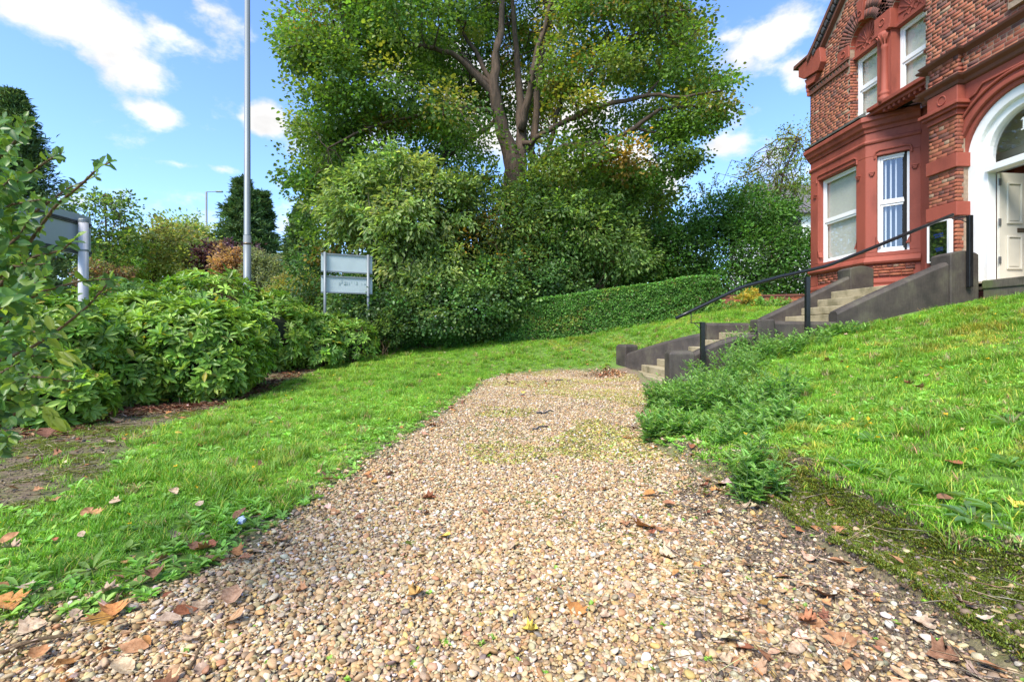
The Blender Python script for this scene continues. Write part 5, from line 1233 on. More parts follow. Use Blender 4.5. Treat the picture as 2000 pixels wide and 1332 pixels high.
def rhodo(label, blobs3, nwh, seed, Lf=.13, nsingle=0, bright=1.0, extra=None):
    rs = np.random.RandomState(seed); B = [(x, y, z + h1(x, y), a, b, c) for x, y, z, a, b, c in blobs3]; bx = np.mean([b[:2] for b in B], 0)
    root = empty('rhododendron', (bx[0], bx[1], h1(*bx))); O = Vector(root.location); tag(root, label, 'shrub')
    C, Nr = clumps(rs, B, nwh, .72, .80); ok = C[:, 2] > H(C[:, 0], C[:, 1]) + .06; C, Nr = C[ok], Nr[ok]
    n = len(C); k = 8; ax = unit(Nr + np.array([0, 0, .55]) + rs.randn(n, 3) * .25)
    t1 = unit(np.cross(ax, rs.randn(n, 3))); t2 = np.cross(ax, t1)
    a = (np.arange(k)[None] + rs.rand(n, 1) + rs.randn(n, k) * .12) * 2 * np.pi / k
    el = (.30 + rs.randn(n, k) * .28 + rs.randn(n, 1) * .15)[..., None]
    rad = np.cos(a)[..., None] * t1[:, None] + np.sin(a)[..., None] * t2[:, None]
    D = (rad * np.cos(el) + ax[:, None] * np.sin(el)).reshape(-1, 3); Nn = (ax[:, None] * np.cos(el) - rad * np.sin(el)).reshape(-1, 3)
    P = np.repeat(C, k, 0) + D * .012; L = Lf * np.repeat(np.exp(rs.randn(n) * .16), k) * np.exp(rs.randn(n * k) * .12)
    cc = palette(rs, n, np.array([(.095, .175, .028), (.125, .22, .034), (.07, .135, .024), (.19, .285, .05)]) * bright, [.35, .3, .2, .15], .14)
    col = np.clip(np.repeat(cc, k, 0) * np.exp(rs.randn(n * k, 1) * .16), 0, 1)
    yel = rs.rand(n * k) < .012; col[yel] = (.38, .34, .05)
    pal8 = np.clip(np.array([(.07, .135, .024), (.085, .16, .026), (.105, .19, .03), (.125, .22, .034), (.19, .285, .05), (.24, .34, .07), (.38, .34, .05)]) * bright * PG, 0, 1); pal8[-1] = (.38, .34, .05)
    split_leaves(P, D, Nn, L, L * .36, col, T_LONG, 'long', M['glossleaf'], root, O, nsingle, pal8)
    m = MB(O)
    for i in rs.choice(n, min(110, n), replace=False):
        s_ = Vector((bx[0] + rs.randn() * .5, bx[1] + rs.randn() * .5, O.z)); 
        j = rs.randint(len(B)); s_ = Vector((B[j][0] + rs.randn() * .15, B[j][1] + rs.randn() * .15, O.z - .05)); q, r = wob(rs, s_, C[i] - ax[i] * .02, .018, .005, 5, .15, .03); m.tube(q, r, 5, False)
    m.build('stems', M['twig'], root, smooth=True)
    # near-black blobs standing in for the shade inside the bush
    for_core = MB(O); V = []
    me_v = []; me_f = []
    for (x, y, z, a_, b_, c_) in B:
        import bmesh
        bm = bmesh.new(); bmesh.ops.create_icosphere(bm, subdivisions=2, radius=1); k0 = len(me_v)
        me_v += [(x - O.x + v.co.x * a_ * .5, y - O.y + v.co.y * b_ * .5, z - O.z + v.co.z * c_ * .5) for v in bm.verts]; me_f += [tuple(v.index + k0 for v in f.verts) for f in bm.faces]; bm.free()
    for_core.v = me_v; for_core.f = me_f; for_core.build('shade_core', simple('bush_inner_shade_%d' % seed, (.018, .024, .011), .95, .4, 25), root)
    return root
rhodo('large glossy rhododendron with whorled leaves in the middle of the left border', [(-5.0, 7.9, .72, 1.05, .9, .80), (-6.0, 8.5, .8, 1.1, 1.0, .9), (-5.05, 8.9, .75, .9, 1.0, .82), (-4.45, 7.55, .42, .55, .55, .48), (-5.3, 7.1, .4, .6, .5, .45), (-4.5, 8.3, .6, .5, .6, .5)], 2500, 101, .135, 220)
rhodo('rhododendron at the far left of the border beside the privet', [(-6.2, 6.5, .75, 1.1, .9, .85), (-5.6, 5.7, .45, .7, .6, .5), (-7.4, 7.2, .9, 1.1, 1.0, .9), (-4.9, 5.6, .28, .45, .4, .32)], 1500, 102, .13, 120)
rhodo('rhododendron humped up behind the large one near the tall lamp post', [(-6.9, 11.6, 1.2, 1.5, 1.0, 1.1), (-5.6, 11.8, .9, 1.1, .9, 1.0), (-8.4, 11.0, 1.0, 1.2, 1.0, 1.0), (-9.5, 9.2, .9, 1.3, 1.1, .9)], 1500, 103, .15, 0)
rhodo('smaller rhododendron to the left of the twin panel sign posts', [(-4.9, 12.6, .62, .9, .8, .8), (-5.7, 13.2, .7, .9, .8, .85), (-4.45, 12.2, .4, .55, .5, .45)], 1000, 104, .14, 0)
rhodo('last small rhododendron of the border beside the right sign post', [(-3.9, 13.1, .5, .6, .6, .62), (-4.5, 13.8, .55, .7, .7, .7)], 420, 105, .13, 0)
bush('box_shrub', 'small dark rounded bush between the last rhododendron and the lawn corner', 'shrub', 755, 665, [(755, 637, 38, 26), (785, 645, 26, 20), (735, 655, 30, 16)], 14.3, 120, 60, .15, .07, .04, [(.06, .115, .03), (.10, .15, .035), (.045, .08, .025)], seed=106, twigs=10)
bush('fern_patch', 'soft green ground plants along the back edge of the lawn', 'plant', 830, 668, [(820, 658, 50, 12), (870, 662, 50, 9)], 15.2, 80, 40, .1, .08, .02, [(.08, .19, .04), (.06, .14, .035)], seed=107, twigs=4)

# ------------------------------------------------------------------ near privet branches at the left edge
def privet():
    rs = np.random.RandomState(111); root = empty('privet_bush', (-2.2, 1.6, 0)); O = Vector(root.location)
    tag(root, 'close privet bush with long leafy shoots reaching in from the left edge', 'shrub')
    br = [([(-120, 640), (0, 560), (60, 470), (110, 400), (160, 360), (195, 325), (215, 318)], 1.5), ([(-100, 520), (0, 470), (60, 420), (130, 370), (185, 345)], 1.6), ([(-100, 480), (-20, 400), (40, 350), (100, 310), (120, 300)], 1.45),
          ([(-100, 380), (-30, 330), (20, 290), (45, 255), (50, 235)], 1.5), ([(-100, 600), (0, 540), (70, 500), (120, 490), (148, 465)], 1.35), ([(-100, 700), (0, 620), (80, 570), (160, 548), (215, 545)], 1.5),
          ([(-80, 760), (0, 705), (60, 680), (120, 640), (170, 600), (205, 560), (215, 548)], 1.55), ([(-80, 640), (0, 600), (60, 560), (90, 540)], 1.2), ([(-80, 820), (0, 760), (60, 735), (110, 740), (145, 745)], 1.5),
          ([(-80, 440), (0, 380), (50, 345), (70, 330)], 1.7), ([(-90, 560), (-10, 500), (40, 460), (60, 420)], 1.3), ([(-80, 340), (-20, 300), (0, 250), (10, 230)], 1.6), ([(-80, 880), (0, 830), (40, 800), (70, 790)], 1.5),
          ([(-80, 700), (-10, 660), (40, 640), (90, 655)], 1.3), ([(-60, 800), (0, 790), (40, 770), (60, 720)], 1.4), ([(-80, 620), (-10, 560), (30, 500), (80, 450)], 1.8), ([(-80, 900), (0, 880), (20, 850)], 1.45), ([(-80, 500), (-20, 440), (20, 400), (80, 390)], 1.25),
          ([(-80, 560), (0, 520), (50, 520), (90, 515)], 1.45), ([(-80, 740), (0, 730), (50, 700), (80, 690)], 1.7), ([(-80, 780), (-10, 760), (30, 745)], 1.3), ([(-80, 660), (0, 640), (40, 610)], 1.6), ([(-80, 420), (-10, 380), (20, 350)], 1.35), ([(-80, 460), (0, 440), (30, 430)], 1.55)]
    P = []; D = []; Nn = []; L = []; W = []; C = []; m = MB(O)
    for pts, dd in br:
        dd += rs.randn() * .06; n = 26; t = np.linspace(0, len(pts) - 1, n)
        xs = np.interp(t, range(len(pts)), [p[0] for p in pts]); ys = np.interp(t, range(len(pts)), [p[1] for p in pts])
        W3 = [atD(x, y, dd + .12 * math.sin(i / 6 + dd * 9)) for i, (x, y) in enumerate(zip(xs, ys))]
        m.tube(W3, list(np.linspace(.007, .0018, n)), 6)
        for i in range(2, n):
            ax = (W3[i] - W3[i - 1]).normalized(); step = 1 if xs[i] < 90 else 1
            sd = Vector(rs.randn(3)); sd = (sd - ax * sd.dot(ax)).normalized()
            if rs.rand() < .22 and xs[i] > 100: continue
            for s_ in (1, -1):
                d = (ax * .55 + sd * s_ * .9 + Vector(rs.randn(3)) * .18).normalized(); nn = (Vector((0, 0, 1)) * .5 + Vector((.2, -.6, 0)) + Vector(rs.randn(3)) * .55).normalized()
                l = (.033 + .012 * rs.rand()) * (1 - .35 * (i / n) ** 3); P.append(tuple(W3[i])); D.append(tuple(d)); Nn.append(tuple(nn)); L.append(l); W.append(l * (.50 + .1 * rs.rand()))
                c = np.array([(.10, .20, .04), (.08, .16, .045), (.14, .25, .045), (.21, .32, .055)][rs.choice(4, p=[.35, .25, .25, .15])]) * math.exp(rs.randn() * .14); C.append(c)
        d = (W3[-1] - W3[-2]).normalized(); P.append(tuple(W3[-1])); D.append(tuple(d)); Nn.append((0.1, -.7, .6)); L.append(.035); W.append(.014); C.append(np.array((.13, .22, .04)))
    # leafy body just outside / at the frame edge
    n = 2200; px = -170 + 215 * rs.rand(n) ** .8; py = 240 + 640 * rs.rand(n); dd = 1.35 + rs.rand(n) * .9
    for i in range(n):
        if px[i] > 62 - abs(py[i] - 560) * .12 + rs.randn() * 22: continue
        p = atD(px[i], py[i], dd[i]); l = .031 + .014 * rs.rand(); P.append(tuple(p)); D.append(tuple(unit(rs.randn(3) + np.array([.5, 0, .2])))); Nn.append(tuple(unit(rs.randn(3) * .6 + np.array([.2, -.5, .6])))); L.append(l); W.append(l * .55)
        C.append(np.array([(.085, .20, .04), (.07, .16, .045), (.12, .25, .045), (.26, .38, .06)][rs.choice(4, p=[.4, .3, .22, .08])]) * math.exp(rs.randn() * .15))
    # a few yellow-green drooping leaves
    for px_, py_ in [(75, 650), (100, 690), (60, 720), (110, 715), (90, 640), (85, 800), (95, 812), (50, 620)]:
        for k in range(3):
            p = atD(px_ + rs.randn() * 10, py_ + rs.randn() * 8, 1.9); P.append(tuple(p)); D.append(tuple(unit(np.array([.8, 0, -.6]) + rs.randn(3) * .25))); Nn.append((0.2, -.6, .6)); L.append(.085); W.append(.03); C.append(np.array((.34, .42, .06)))
    P = np.array(P); C = np.clip(np.array(C), 0, 1); pal8 = np.array([(.07, .16, .045), (.08, .19, .04), (.10, .22, .042), (.12, .25, .045), (.18, .31, .05), (.26, .38, .06), (.34, .42, .06)])
    split_leaves(P, np.array(D), np.array(Nn), np.array(L), np.array(W), C, T_ROUND, 'round', M['glossleaf'], root, O, 300, pal8)
    # main stems down to the soil
    for i in range(7):
        a = atD(-150 + 20 * i, 560, 1.5 + .08 * i); q, r = wob(rs, (-2.6 + .06 * i, 1.5 + .05 * i, h1(-2.6, 1.6) - .05), a, .014, .007, 6, .12); m.tube(q, r, 6)
    m.build('stems', M['twig'], root, smooth=True)
privet()

# ------------------------------------------------------------------ scatter by geometry nodes (ground stuff only)
def protos_collection(name, meshes):
    c = bpy.data.collections.new(name)
    for i, me in enumerate(meshes):
        o = bpy.data.objects.new('%s_%02d' % (name, i), me); c.objects.link(o)
    return c
def scatter(name, P, rot, scl, idx, tint, meshes, label, cat=None, kind='stuff'):
    me = bpy.data.meshes.new(name); me.vertices.add(len(P)); me.vertices.foreach_set('co', np.ascontiguousarray(P, np.float32).ravel())
    def att(nm, ty, arr, f):
        a = me.attributes.new(nm, ty, 'POINT'); a.data.foreach_set(f, np.ascontiguousarray(arr).ravel())
    att('rot', 'FLOAT_VECTOR', rot.astype(np.float32), 'vector'); att('scl', 'FLOAT_VECTOR', scl.astype(np.float32), 'vector'); att('idx', 'INT', idx.astype(np.int32), 'value')
    t4 = np.ones((len(P), 4), np.float32); t4[:, :3] = tint; att('tint', 'FLOAT_COLOR', t4, 'color')
    o = link(name, me); tag(o, label, cat, None, kind)
    ng = bpy.data.node_groups.new(name + '_nodes', 'GeometryNodeTree')
    ng.interface.new_socket('Geometry', in_out='INPUT', socket_type='NodeSocketGeometry'); ng.interface.new_socket('Geometry', in_out='OUTPUT', socket_type='NodeSocketGeometry')
    N = ng.nodes; Lk = ng.links; gi = N.new('NodeGroupInput'); go = N.new('NodeGroupOutput')
    ci = N.new('GeometryNodeCollectionInfo'); ci.inputs['Collection'].default_value = protos_collection(name + '_source', meshes)
    ci.inputs['Separate Children'].default_value = True; ci.inputs['Reset Children'].default_value = True
    ip = N.new('GeometryNodeInstanceOnPoints'); ip.inputs['Pick Instance'].default_value = True
    def na(nm, ty):
        n = N.new('GeometryNodeInputNamedAttribute'); n.data_type = ty; n.inputs['Name'].default_value = nm; return n.outputs['Attribute']
    e = N.new('FunctionNodeEulerToRotation'); Lk.new(na('rot', 'FLOAT_VECTOR'), e.inputs[0])
    Lk.new(gi.outputs[0], ip.inputs['Points']); Lk.new(ci.outputs[0], ip.inputs['Instance']); Lk.new(na('idx', 'INT'), ip.inputs['Instance Index'])
    Lk.new(e.outputs[0], ip.inputs['Rotation']); Lk.new(na('scl', 'FLOAT_VECTOR'), ip.inputs['Scale']); Lk.new(ip.outputs[0], go.inputs[0])
    md = o.modifiers.new('scatter', 'NODES'); md.node_group = ng; return o
def zt(x, y):
    """terrain incl. relief used by the mesh"""
    z = H(x, y) + (fb(x, y, .5, 3) - .5) * .03 + (fb(x, y, 1.7, 9) - .5) * .05
    gm = np.maximum(poly_sd(x, y, GRAVEL), poly_sd(x, y, MOSS)); return np.where((gm < .06) & (x > 1.2) & (y < 5), z + np.clip((.05 - gm) / .10, 0, 1) * .12 * np.clip((5 - y) / 1.5, 0, 1), z)
def sample(n, x0, x1, y0, y1, rs, dens):
    """random points in view wedge with density function of distance"""
    x = x0 + (x1 - x0) * rs.rand(n); y = y0 + (y1 - y0) * rs.rand(n); f = y; inview = (np.abs(x - .026 * y) < y * 1.09 + .35)
    k = inview & (rs.rand(n) < dens(np.hypot(x, y))); return x[k], y[k]

PG = 1.0
def gravel():
    rs = np.random.RandomState(201); meshes = []
    import bmesh
    for v in range(9):
        bm = bmesh.new(); bmesh.ops.create_icosphere(bm, subdivisions=2, radius=.5)
        co = np.array([v_.co[:] for v_ in bm.verts]); q = rs.randn(10, 3); q = unit(q); o = .26 + .17 * rs.rand(10)
        for a, b in zip(q, o):                       # knock facets off
            d = co @ a; ex = np.maximum(d - b, 0); co -= ex[:, None] * a[None] * .95
        co *= np.array([1, .60 + .3 * rs.rand(), .34 + .22 * rs.rand()]); f = np.array([[x.index for x in p.verts] for p in bm.faces]); bm.free()
        base = np.ones((len(co), 3)) * (1 + .15 * rs.randn(len(co), 1) * .4)
        meshes.append(np_mesh('pebble', co, f, M['pebble'], np.clip(base, 0, 1), False))
    xs, ys = [], []
    for (n, x0, x1, y0, y1, dn) in ((430000, -4.2, 3.4, 1.0, 6.0, lambda d: np.clip(2.7 / d ** 1.15, .0, 1)), (120000, -1.5, 3.6, 6.0, 13.0, lambda d: 1.0 + 0 * d)):
        x, y = sample(n, x0, x1, y0, y1, rs, dn); xs.append(x); ys.append(y)
    x = np.concatenate(xs); y = np.concatenate(ys); g = poly_sd(x, y, GRAVEL); e = (fb(x, y, .4, 33) - .5)
    p = np.clip((g + e * .45) / .25 + .35, 0, 1); spill = (g > -.45) & (rs.rand(len(x)) < .06)
    bare = np.clip((fb(x, y, .8, 41) - .50) * 5, 0, .55) * (x > .3) * (y > 2.2)
    rt = np.clip((x - .35 * y - .1) * 1.1, 0, .62) * (y < 3.8)
    ds = np.hypot(x, y)
    k = ((rs.rand(len(x)) < p * (1 - bare) * (1 - rt)) | spill) & (poly_sd(x, y, FOOT) < -.02); x, y = x[k], y[k]; n = len(x); ds = np.hypot(x, y)
    pal = [(.41, .27, .12), (.46, .33, .165), (.50, .39, .225), (.55, .455, .30), (.60, .545, .42), (.31, .19, .09), (.34, .26, .16), (.22, .185, .14), (.52, .36, .13), (.66, .62, .54), (.40, .235, .11)]
    tint = np.clip(palette(rs, n, pal, [.15, .18, .18, .14, .08, .06, .08, .03, .05, .02, .03], .12) * np.array([1.12, 1.08, 1.08]), 0, .8)
    green = (fb(x, y, 1.1, 55) > .52) & (x > -.4) & (y > 3); mg = green & (rs.rand(n) < .5); tint[mg] = tint[mg] * np.array([.74, .92, .36])
    s = .0162 * np.exp(rs.randn(n) * .38) * (1 + .015 * ds); s = np.clip(s, .009, .045)
    z = zt(x, y) + s * (.12 + .25 * rs.rand(n))
    rot = np.c_[rs.randn(n) * .35, rs.randn(n) * .35, rs.rand(n) * 6.283]
    scatter('gravel', np.c_[x, y, z], rot, np.c_[s, s, s], rs.randint(0, 9, n), tint, meshes, 'loose tan and white pebble gravel covering the path')
gravel()

def blade_tuft(rs, nb, h, spread, lean, w):
    V = []; F = []; C = []
    for b in range(nb):
        a = rs.rand() * 6.283; r = spread * math.sqrt(rs.rand()); bx, by = r * math.cos(a), r * math.sin(a); hd = rs.rand() * 6.283
        ln = lean * (.4 + rs.rand()); hh = h * (.55 + .6 * rs.rand()); dx, dy = math.cos(hd), math.sin(hd); ww = w * (.7 + .6 * rs.rand()); px_, py_ = -dy * ww / 2, dx * ww / 2; k = len(V)
        for t, wd in ((0, 1.0), (.4, .9), (.75, .6)):
            ox = dx * ln * hh * t ** 1.8; oy = dy * ln * hh * t ** 1.8; z = hh * t * (1 - .25 * ln * t)
            V += [(bx + ox - px_ * wd, by + oy - py_ * wd, z), (bx + ox + px_ * wd, by + oy + py_ * wd, z)]
        V.append((bx + dx * ln * hh, by + dy * ln * hh, hh * (1 - .25 * ln) * .98))
        F += [(k, k + 1, k + 3), (k, k + 3, k + 2), (k + 2, k + 3, k + 5), (k + 2, k + 5, k + 4), (k + 4, k + 5, k + 6)]
        c = math.exp(rs.randn() * .22); cc = np.array([c, c, c]); 
        if rs.rand() < .10: cc = np.array([2.4, 1.3, 1.6])
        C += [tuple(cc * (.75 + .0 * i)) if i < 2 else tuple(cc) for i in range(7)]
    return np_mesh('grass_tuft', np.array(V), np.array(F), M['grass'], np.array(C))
def rosette(rs, nl, l, w, tmpl=T_ROUND, el=.35, up=0):
    n = nl; a = (np.arange(n) + rs.rand(n) * .5) * 2.4; e = el + rs.randn(n) * .2 + up
    D = np.c_[np.cos(a) * np.cos(e), np.sin(a) * np.cos(e), np.sin(e)]; Nn = np.c_[-np.cos(a) * np.sin(e), -np.sin(a) * np.sin(e), np.cos(e)]
    P = D * .1 * l; L = l * (.6 + .5 * rs.rand(n)); V, F = leaf_arrays(P, D, Nn, L, L * w, tmpl)
    c = np.repeat(np.exp(rs.randn(n, 1) * .15) * np.ones((n, 3)), len(tmpl[0]), 0); return np_mesh('weed_rosette', V, F, M['grass'], c)
def grass():
    rs = np.random.RandomState(211)
    meshes = [blade_tuft(rs, 26, .034, .035, .95, .0030) for _ in range(4)] + [blade_tuft(rs, 28, .066, .035, .75, .0032) for _ in range(2)]
    xs, ys = [], []
    for (n, x0, x1, y0, y1, dn) in ((90000, -6, 8.6, 1.0, 6, lambda d: np.clip(3.0 / d, 0, 1)), (110000, -8, 9, 6, 17, lambda d: np.clip(6.5 / d, 0, 1))):
        x, y = sample(n, x0, x1, y0, y1, rs, dn); xs.append(x); ys.append(y)
    x = np.concatenate(xs); y = np.concatenate(ys)
    g = poly_sd(x, y, GRAVEL); s = poly_sd(x, y, SOIL); m = poly_sd(x, y, MOSS); f = poly_sd(x, y, FOOT); e = (fb(x, y, .35, 21) - .5) * .5
    ok = (g + e * .5 < -.06) & (f < -.01); pr = np.ones(len(x)); pr = np.where(s + e > -.05, .035 * (fb(x, y, .5, 71) > .45), pr); pr = np.where(m + e * .2 > -.01, .03, pr)
    pr *= np.where(fb(x, y, .9, 81) < .42, .55, 1.0)
    near_edge = np.clip(-g / .35, .25, 1); pr *= near_edge
    k = ok & (rs.rand(len(x)) < pr); x, y = x[k], y[k]; n = len(x); ds = np.hypot(x, y)
    z = zt(x, y) - .004; sc = (.75 + .5 * rs.rand(n)) * (1 + .045 * ds)
    tall = (fb(x, y, .45, 91) > .66) | (np.hypot(x + 1.75, y - 4.05) < .22) | (np.hypot(x + 1.25, y - 3.0) < .16) | (rs.rand(n) < .04)
    idx = np.where(tall, 4 + rs.randint(0, 2, n), rs.randint(0, 4, n)); sc = np.where(tall, sc * 1.15, sc)
    q = fb(x, y, 1.3, 101)[:, None]
    base = np.array([.17, .42, .03]) * (1 - q) + np.array([.27, .47, .05]) * q
    dry = (fb(x, y, .6, 111) > .64) & (x > 1.5); base = np.where(dry[:, None], base * np.array([1.5, 1.0, 1.4]), base)
    pq = fb(x, y, .35, 171)[:, None]; base = base * (.78 + .5 * pq); thatch = rs.rand(n, 1) < .05; base = np.where(thatch, np.array([.42, .36, .17]), base)
    tint = base * np.exp(rs.randn(n, 1) * .14) * np.where(tall, .8, 1)[:, None]
    rot = np.c_[rs.randn(n) * .12, rs.randn(n) * .12, rs.rand(n) * 6.283]
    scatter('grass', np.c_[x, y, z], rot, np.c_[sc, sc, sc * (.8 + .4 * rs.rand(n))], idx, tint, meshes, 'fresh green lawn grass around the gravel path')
    # broad-leaved ground weeds in the lawn and thin weeds in the gravel
    meshes = [rosette(rs, 9, .05, .5) for _ in range(3)] + [rosette(rs, 8, .09, .28, T_LONG, .25) for _ in range(2)] + [rosette(rs, 10, .018, .7, T_ROUND, .5) for _ in range(2)]
    x, y = sample(60000, -6, 8, 1.0, 9, rs, lambda d: np.clip(2.2 / d, 0, 1)); g = poly_sd(x, y, GRAVEL); s = poly_sd(x, y, SOIL); m = poly_sd(x, y, MOSS); f = poly_sd(x, y, FOOT)
    u = rs.rand(len(x)); patch = fb(x, y, .7, 121)
    lawnk = (g < .02) & (f < 0) & (s < .05) & (m < -.03) & (u < np.where(patch > .50, .55, .14) + .45 * (g > -.35))
    gravk = (g > -.1) & (f < 0) & (u < np.clip((fb(x, y, .5, 131) - .50) * .8, 0, .12) + .008 + .05 * (m > -.35)); soilk = (s > 0) & (u < .05 * (fb(x, y, .6, 71) > .5)); mossk = (m > -.05) & (u < .25)
    k = lawnk | gravk | soilk | mossk; small = (gravk | mossk | soilk)[k]; x, y = x[k], y[k]; n = len(x)
    idx = np.where(small, 5 + rs.randint(0, 2, n), rs.choice(5, n, p=[.29, .28, .28, .08, .07])); sc = (.42 + .6 * rs.rand(n)); z = zt(x, y) + .004 + .012 * (~small)
    tint = np.array([.23, .44, .075]) * np.exp(rs.randn(n, 1) * .2) * np.exp(rs.randn(n, 3) * .06); tint[small] *= np.array([1.2, 1.1, .9])
    rot = np.c_[rs.randn(n) * .15, rs.randn(n) * .15, rs.rand(n) * 6.283]
    scatter('ground_weeds', np.c_[x, y, z], rot, np.c_[sc, sc, sc], idx, tint, meshes, 'low broad leaved weeds and clover among the grass')
    # dandelion-like yellow flower heads
    fl = rosette(rs, 12, .013, .45, T_LONG, .35); st = blade_tuft(rs, 1, .001, .0, .1, .001)
    x, y = sample(9000, -5, 8, 1.4, 12, rs, lambda d: np.clip(1.6 / d, 0, 1)); g = poly_sd(x, y, GRAVEL); f = poly_sd(x, y, FOOT); s = poly_sd(x, y, SOIL)
    k = (g < -.2) & (f < -.1) & (s < .1) & (rs.rand(len(x)) < .075); x, y = x[k], y[k]; n = len(x)
    scatter('yellow_flowers', np.c_[x, y, zt(x, y) + .07 + .05 * rs.rand(n)], np.c_[rs.randn(n) * .3, rs.randn(n) * .3, rs.rand(n) * 6], np.ones((n, 3)) * (.9 + .6 * rs.rand(n, 1)), np.zeros(n, int), np.tile((.85, .55, .02), (n, 1)), [fl], 'tiny yellow flower heads dotted through the grass')
grass()

def crumbs():
    rs = np.random.RandomState(261); import bmesh; meshes = []
    for v in range(4):
        bm = bmesh.new(); bmesh.ops.create_icosphere(bm, subdivisions=1, radius=.5); co = np.array([q.co[:] for q in bm.verts]); co *= (.7 + .5 * rs.rand(len(co), 1)) * np.array([1, .8, .6]); f = np.array([[x.index for x in p.verts] for p in bm.faces]); bm.free()
        meshes.append(np_mesh('soil_crumb', co, f, M['pebble'], np.ones((len(co), 3)), False))
    x, y = sample(240000, -8, 4.5, 1.0, 14, rs, lambda d: np.clip(3.2 / d, 0, 1)); g = poly_sd(x, y, GRAVEL); s = poly_sd(x, y, SOIL); m = poly_sd(x, y, MOSS); f = poly_sd(x, y, FOOT)
    x5, y5 = sample(190000, .6, 3.4, 1.0, 4.5, rs, lambda d: np.ones_like(d)); k5 = (poly_sd(x5, y5, MOSS) > -.12) | ((x5 > .35 * y5 + .1) & (poly_sd(x5, y5, GRAVEL) > -.1) & (rs.rand(len(x5)) < .5)); x = np.r_[x, x5[k5]]; y = np.r_[y, y5[k5]]; g = poly_sd(x, y, GRAVEL); s = poly_sd(x, y, SOIL); m = poly_sd(x, y, MOSS); f = poly_sd(x, y, FOOT)
    k = (f < 0) & ((s > -.1) | (m > -.05) | (np.abs(g) < .12) | ((g > 0) & (x > .35 * y + .1) & (y < 3.8))); x, y = x[k], y[k]; n = len(x); s_ = .0085 * np.exp(rs.randn(n) * .45) * (1 + .05 * np.hypot(x, y))
    scatter('soil_crumbs', np.c_[x, y, zt(x, y) + s_ * .2], rs.rand(n, 3) * 6, np.c_[s_, s_, s_], rs.randint(0, 4, n), palette(rs, n, [(.10, .075, .05), (.17, .125, .08), (.25, .19, .13), (.06, .045, .035)], None, .25), meshes, 'dark crumbs of earth on the bare soil')
crumbs()

# moss cushions on the earth strip
def moss():
    rs = np.random.RandomState(221); me = [blade_tuft(rs, 40, .010, .022, .8, .003) for _ in range(3)]
    x, y = sample(120000, 1.0, 4.5, 1.0, 4.5, rs, lambda d: np.ones_like(d)); m = poly_sd(x, y, MOSS); k = (m > -.02) & (fb(x, y, .18, 141) > .36); x, y = x[k], y[k]; n = len(x)
    x4, y4 = sample(40000, -7, -1.5, 2.0, 9, rs, lambda d: np.ones_like(d)); k4 = (poly_sd(x4, y4, SOIL) > -.1) & (fb(x4, y4, .4, 75) > .50); x = np.r_[x, x4[k4]]; y = np.r_[y, y4[k4]]
    x2, y2 = sample(30000, -.6, 3.2, 2.0, 8.6, rs, lambda d: np.ones_like(d)); g = poly_sd(x2, y2, GRAVEL); k = (g > 0) & (((fb(x2, y2, 1.1, 55) > .54) & (x2 > -.4) & (y2 > 3) & (rs.rand(len(x2)) < .30)) | ((fb(x2, y2, .35, 55) > .66) & (rs.rand(len(x2)) < .5))); x = np.r_[x, x2[k]]; y = np.r_[y, y2[k]]; n = len(x)
    sc = .8 + .7 * rs.rand(n); t = np.array([.15, .20, .018]) * np.exp(rs.randn(n, 1) * .22)
    scatter('moss', np.c_[x, y, zt(x, y) + .002], np.c_[rs.randn(n) * .1, rs.randn(n) * .1, rs.rand(n) * 6.28], np.c_[sc, sc, sc * .8], rs.randint(0, 3, n), t, me, 'yellow green moss cushions on bare earth and gravel')
moss()

# ------------------------------------------------------------------ fallen leaves, twigs
def curled_leaf(rs, kind):
    if kind == 0: out = [(0, 0), (.10, .30), (.30, .34), (.26, .55), (.48, .42), (.62, .60), (.70, .30), (1, 0), (.70, -.30), (.62, -.60), (.48, -.42), (.26, -.55), (.30, -.34), (.10, -.30)]
    else: out = [(0, 0), (.12, .16), (.3, .27), (.55, .30), (.8, .18), (1, 0), (.8, -.18), (.55, -.30), (.3, -.27), (.12, -.16)]
    out = np.array(out) + rs.randn(len(out), 2) * .02; n = len(out); mid = np.c_[out[:, 0], out[:, 1] * .45]; c1 = rs.uniform(1.0, 3.2); c2 = rs.uniform(-.6, 1.4)
    def lift(p): return np.c_[p, .04 + c1 * .55 * p[:, 1] ** 2 + c2 * .3 * (p[:, 0] - .5) ** 2 + rs.randn(len(p)) * .012]
    V = np.r_[lift(out), lift(mid), [[.5, 0, .03]]]; F = np.array([(i, (i + 1) % n, n + (i + 1) % n, n + i) for i in range(n)]); F2 = np.array([(n + i, n + (i + 1) % n, 2 * n) for i in range(n)])
    V = V - np.array([.5, 0, 0]); return V, [F, F2]
DRY = [(.40, .20, .09), (.48, .29, .16), (.26, .10, .05), (.52, .38, .26), (.33, .16, .08), (.50, .24, .08), (.60, .45, .32)]
PG = 1.0
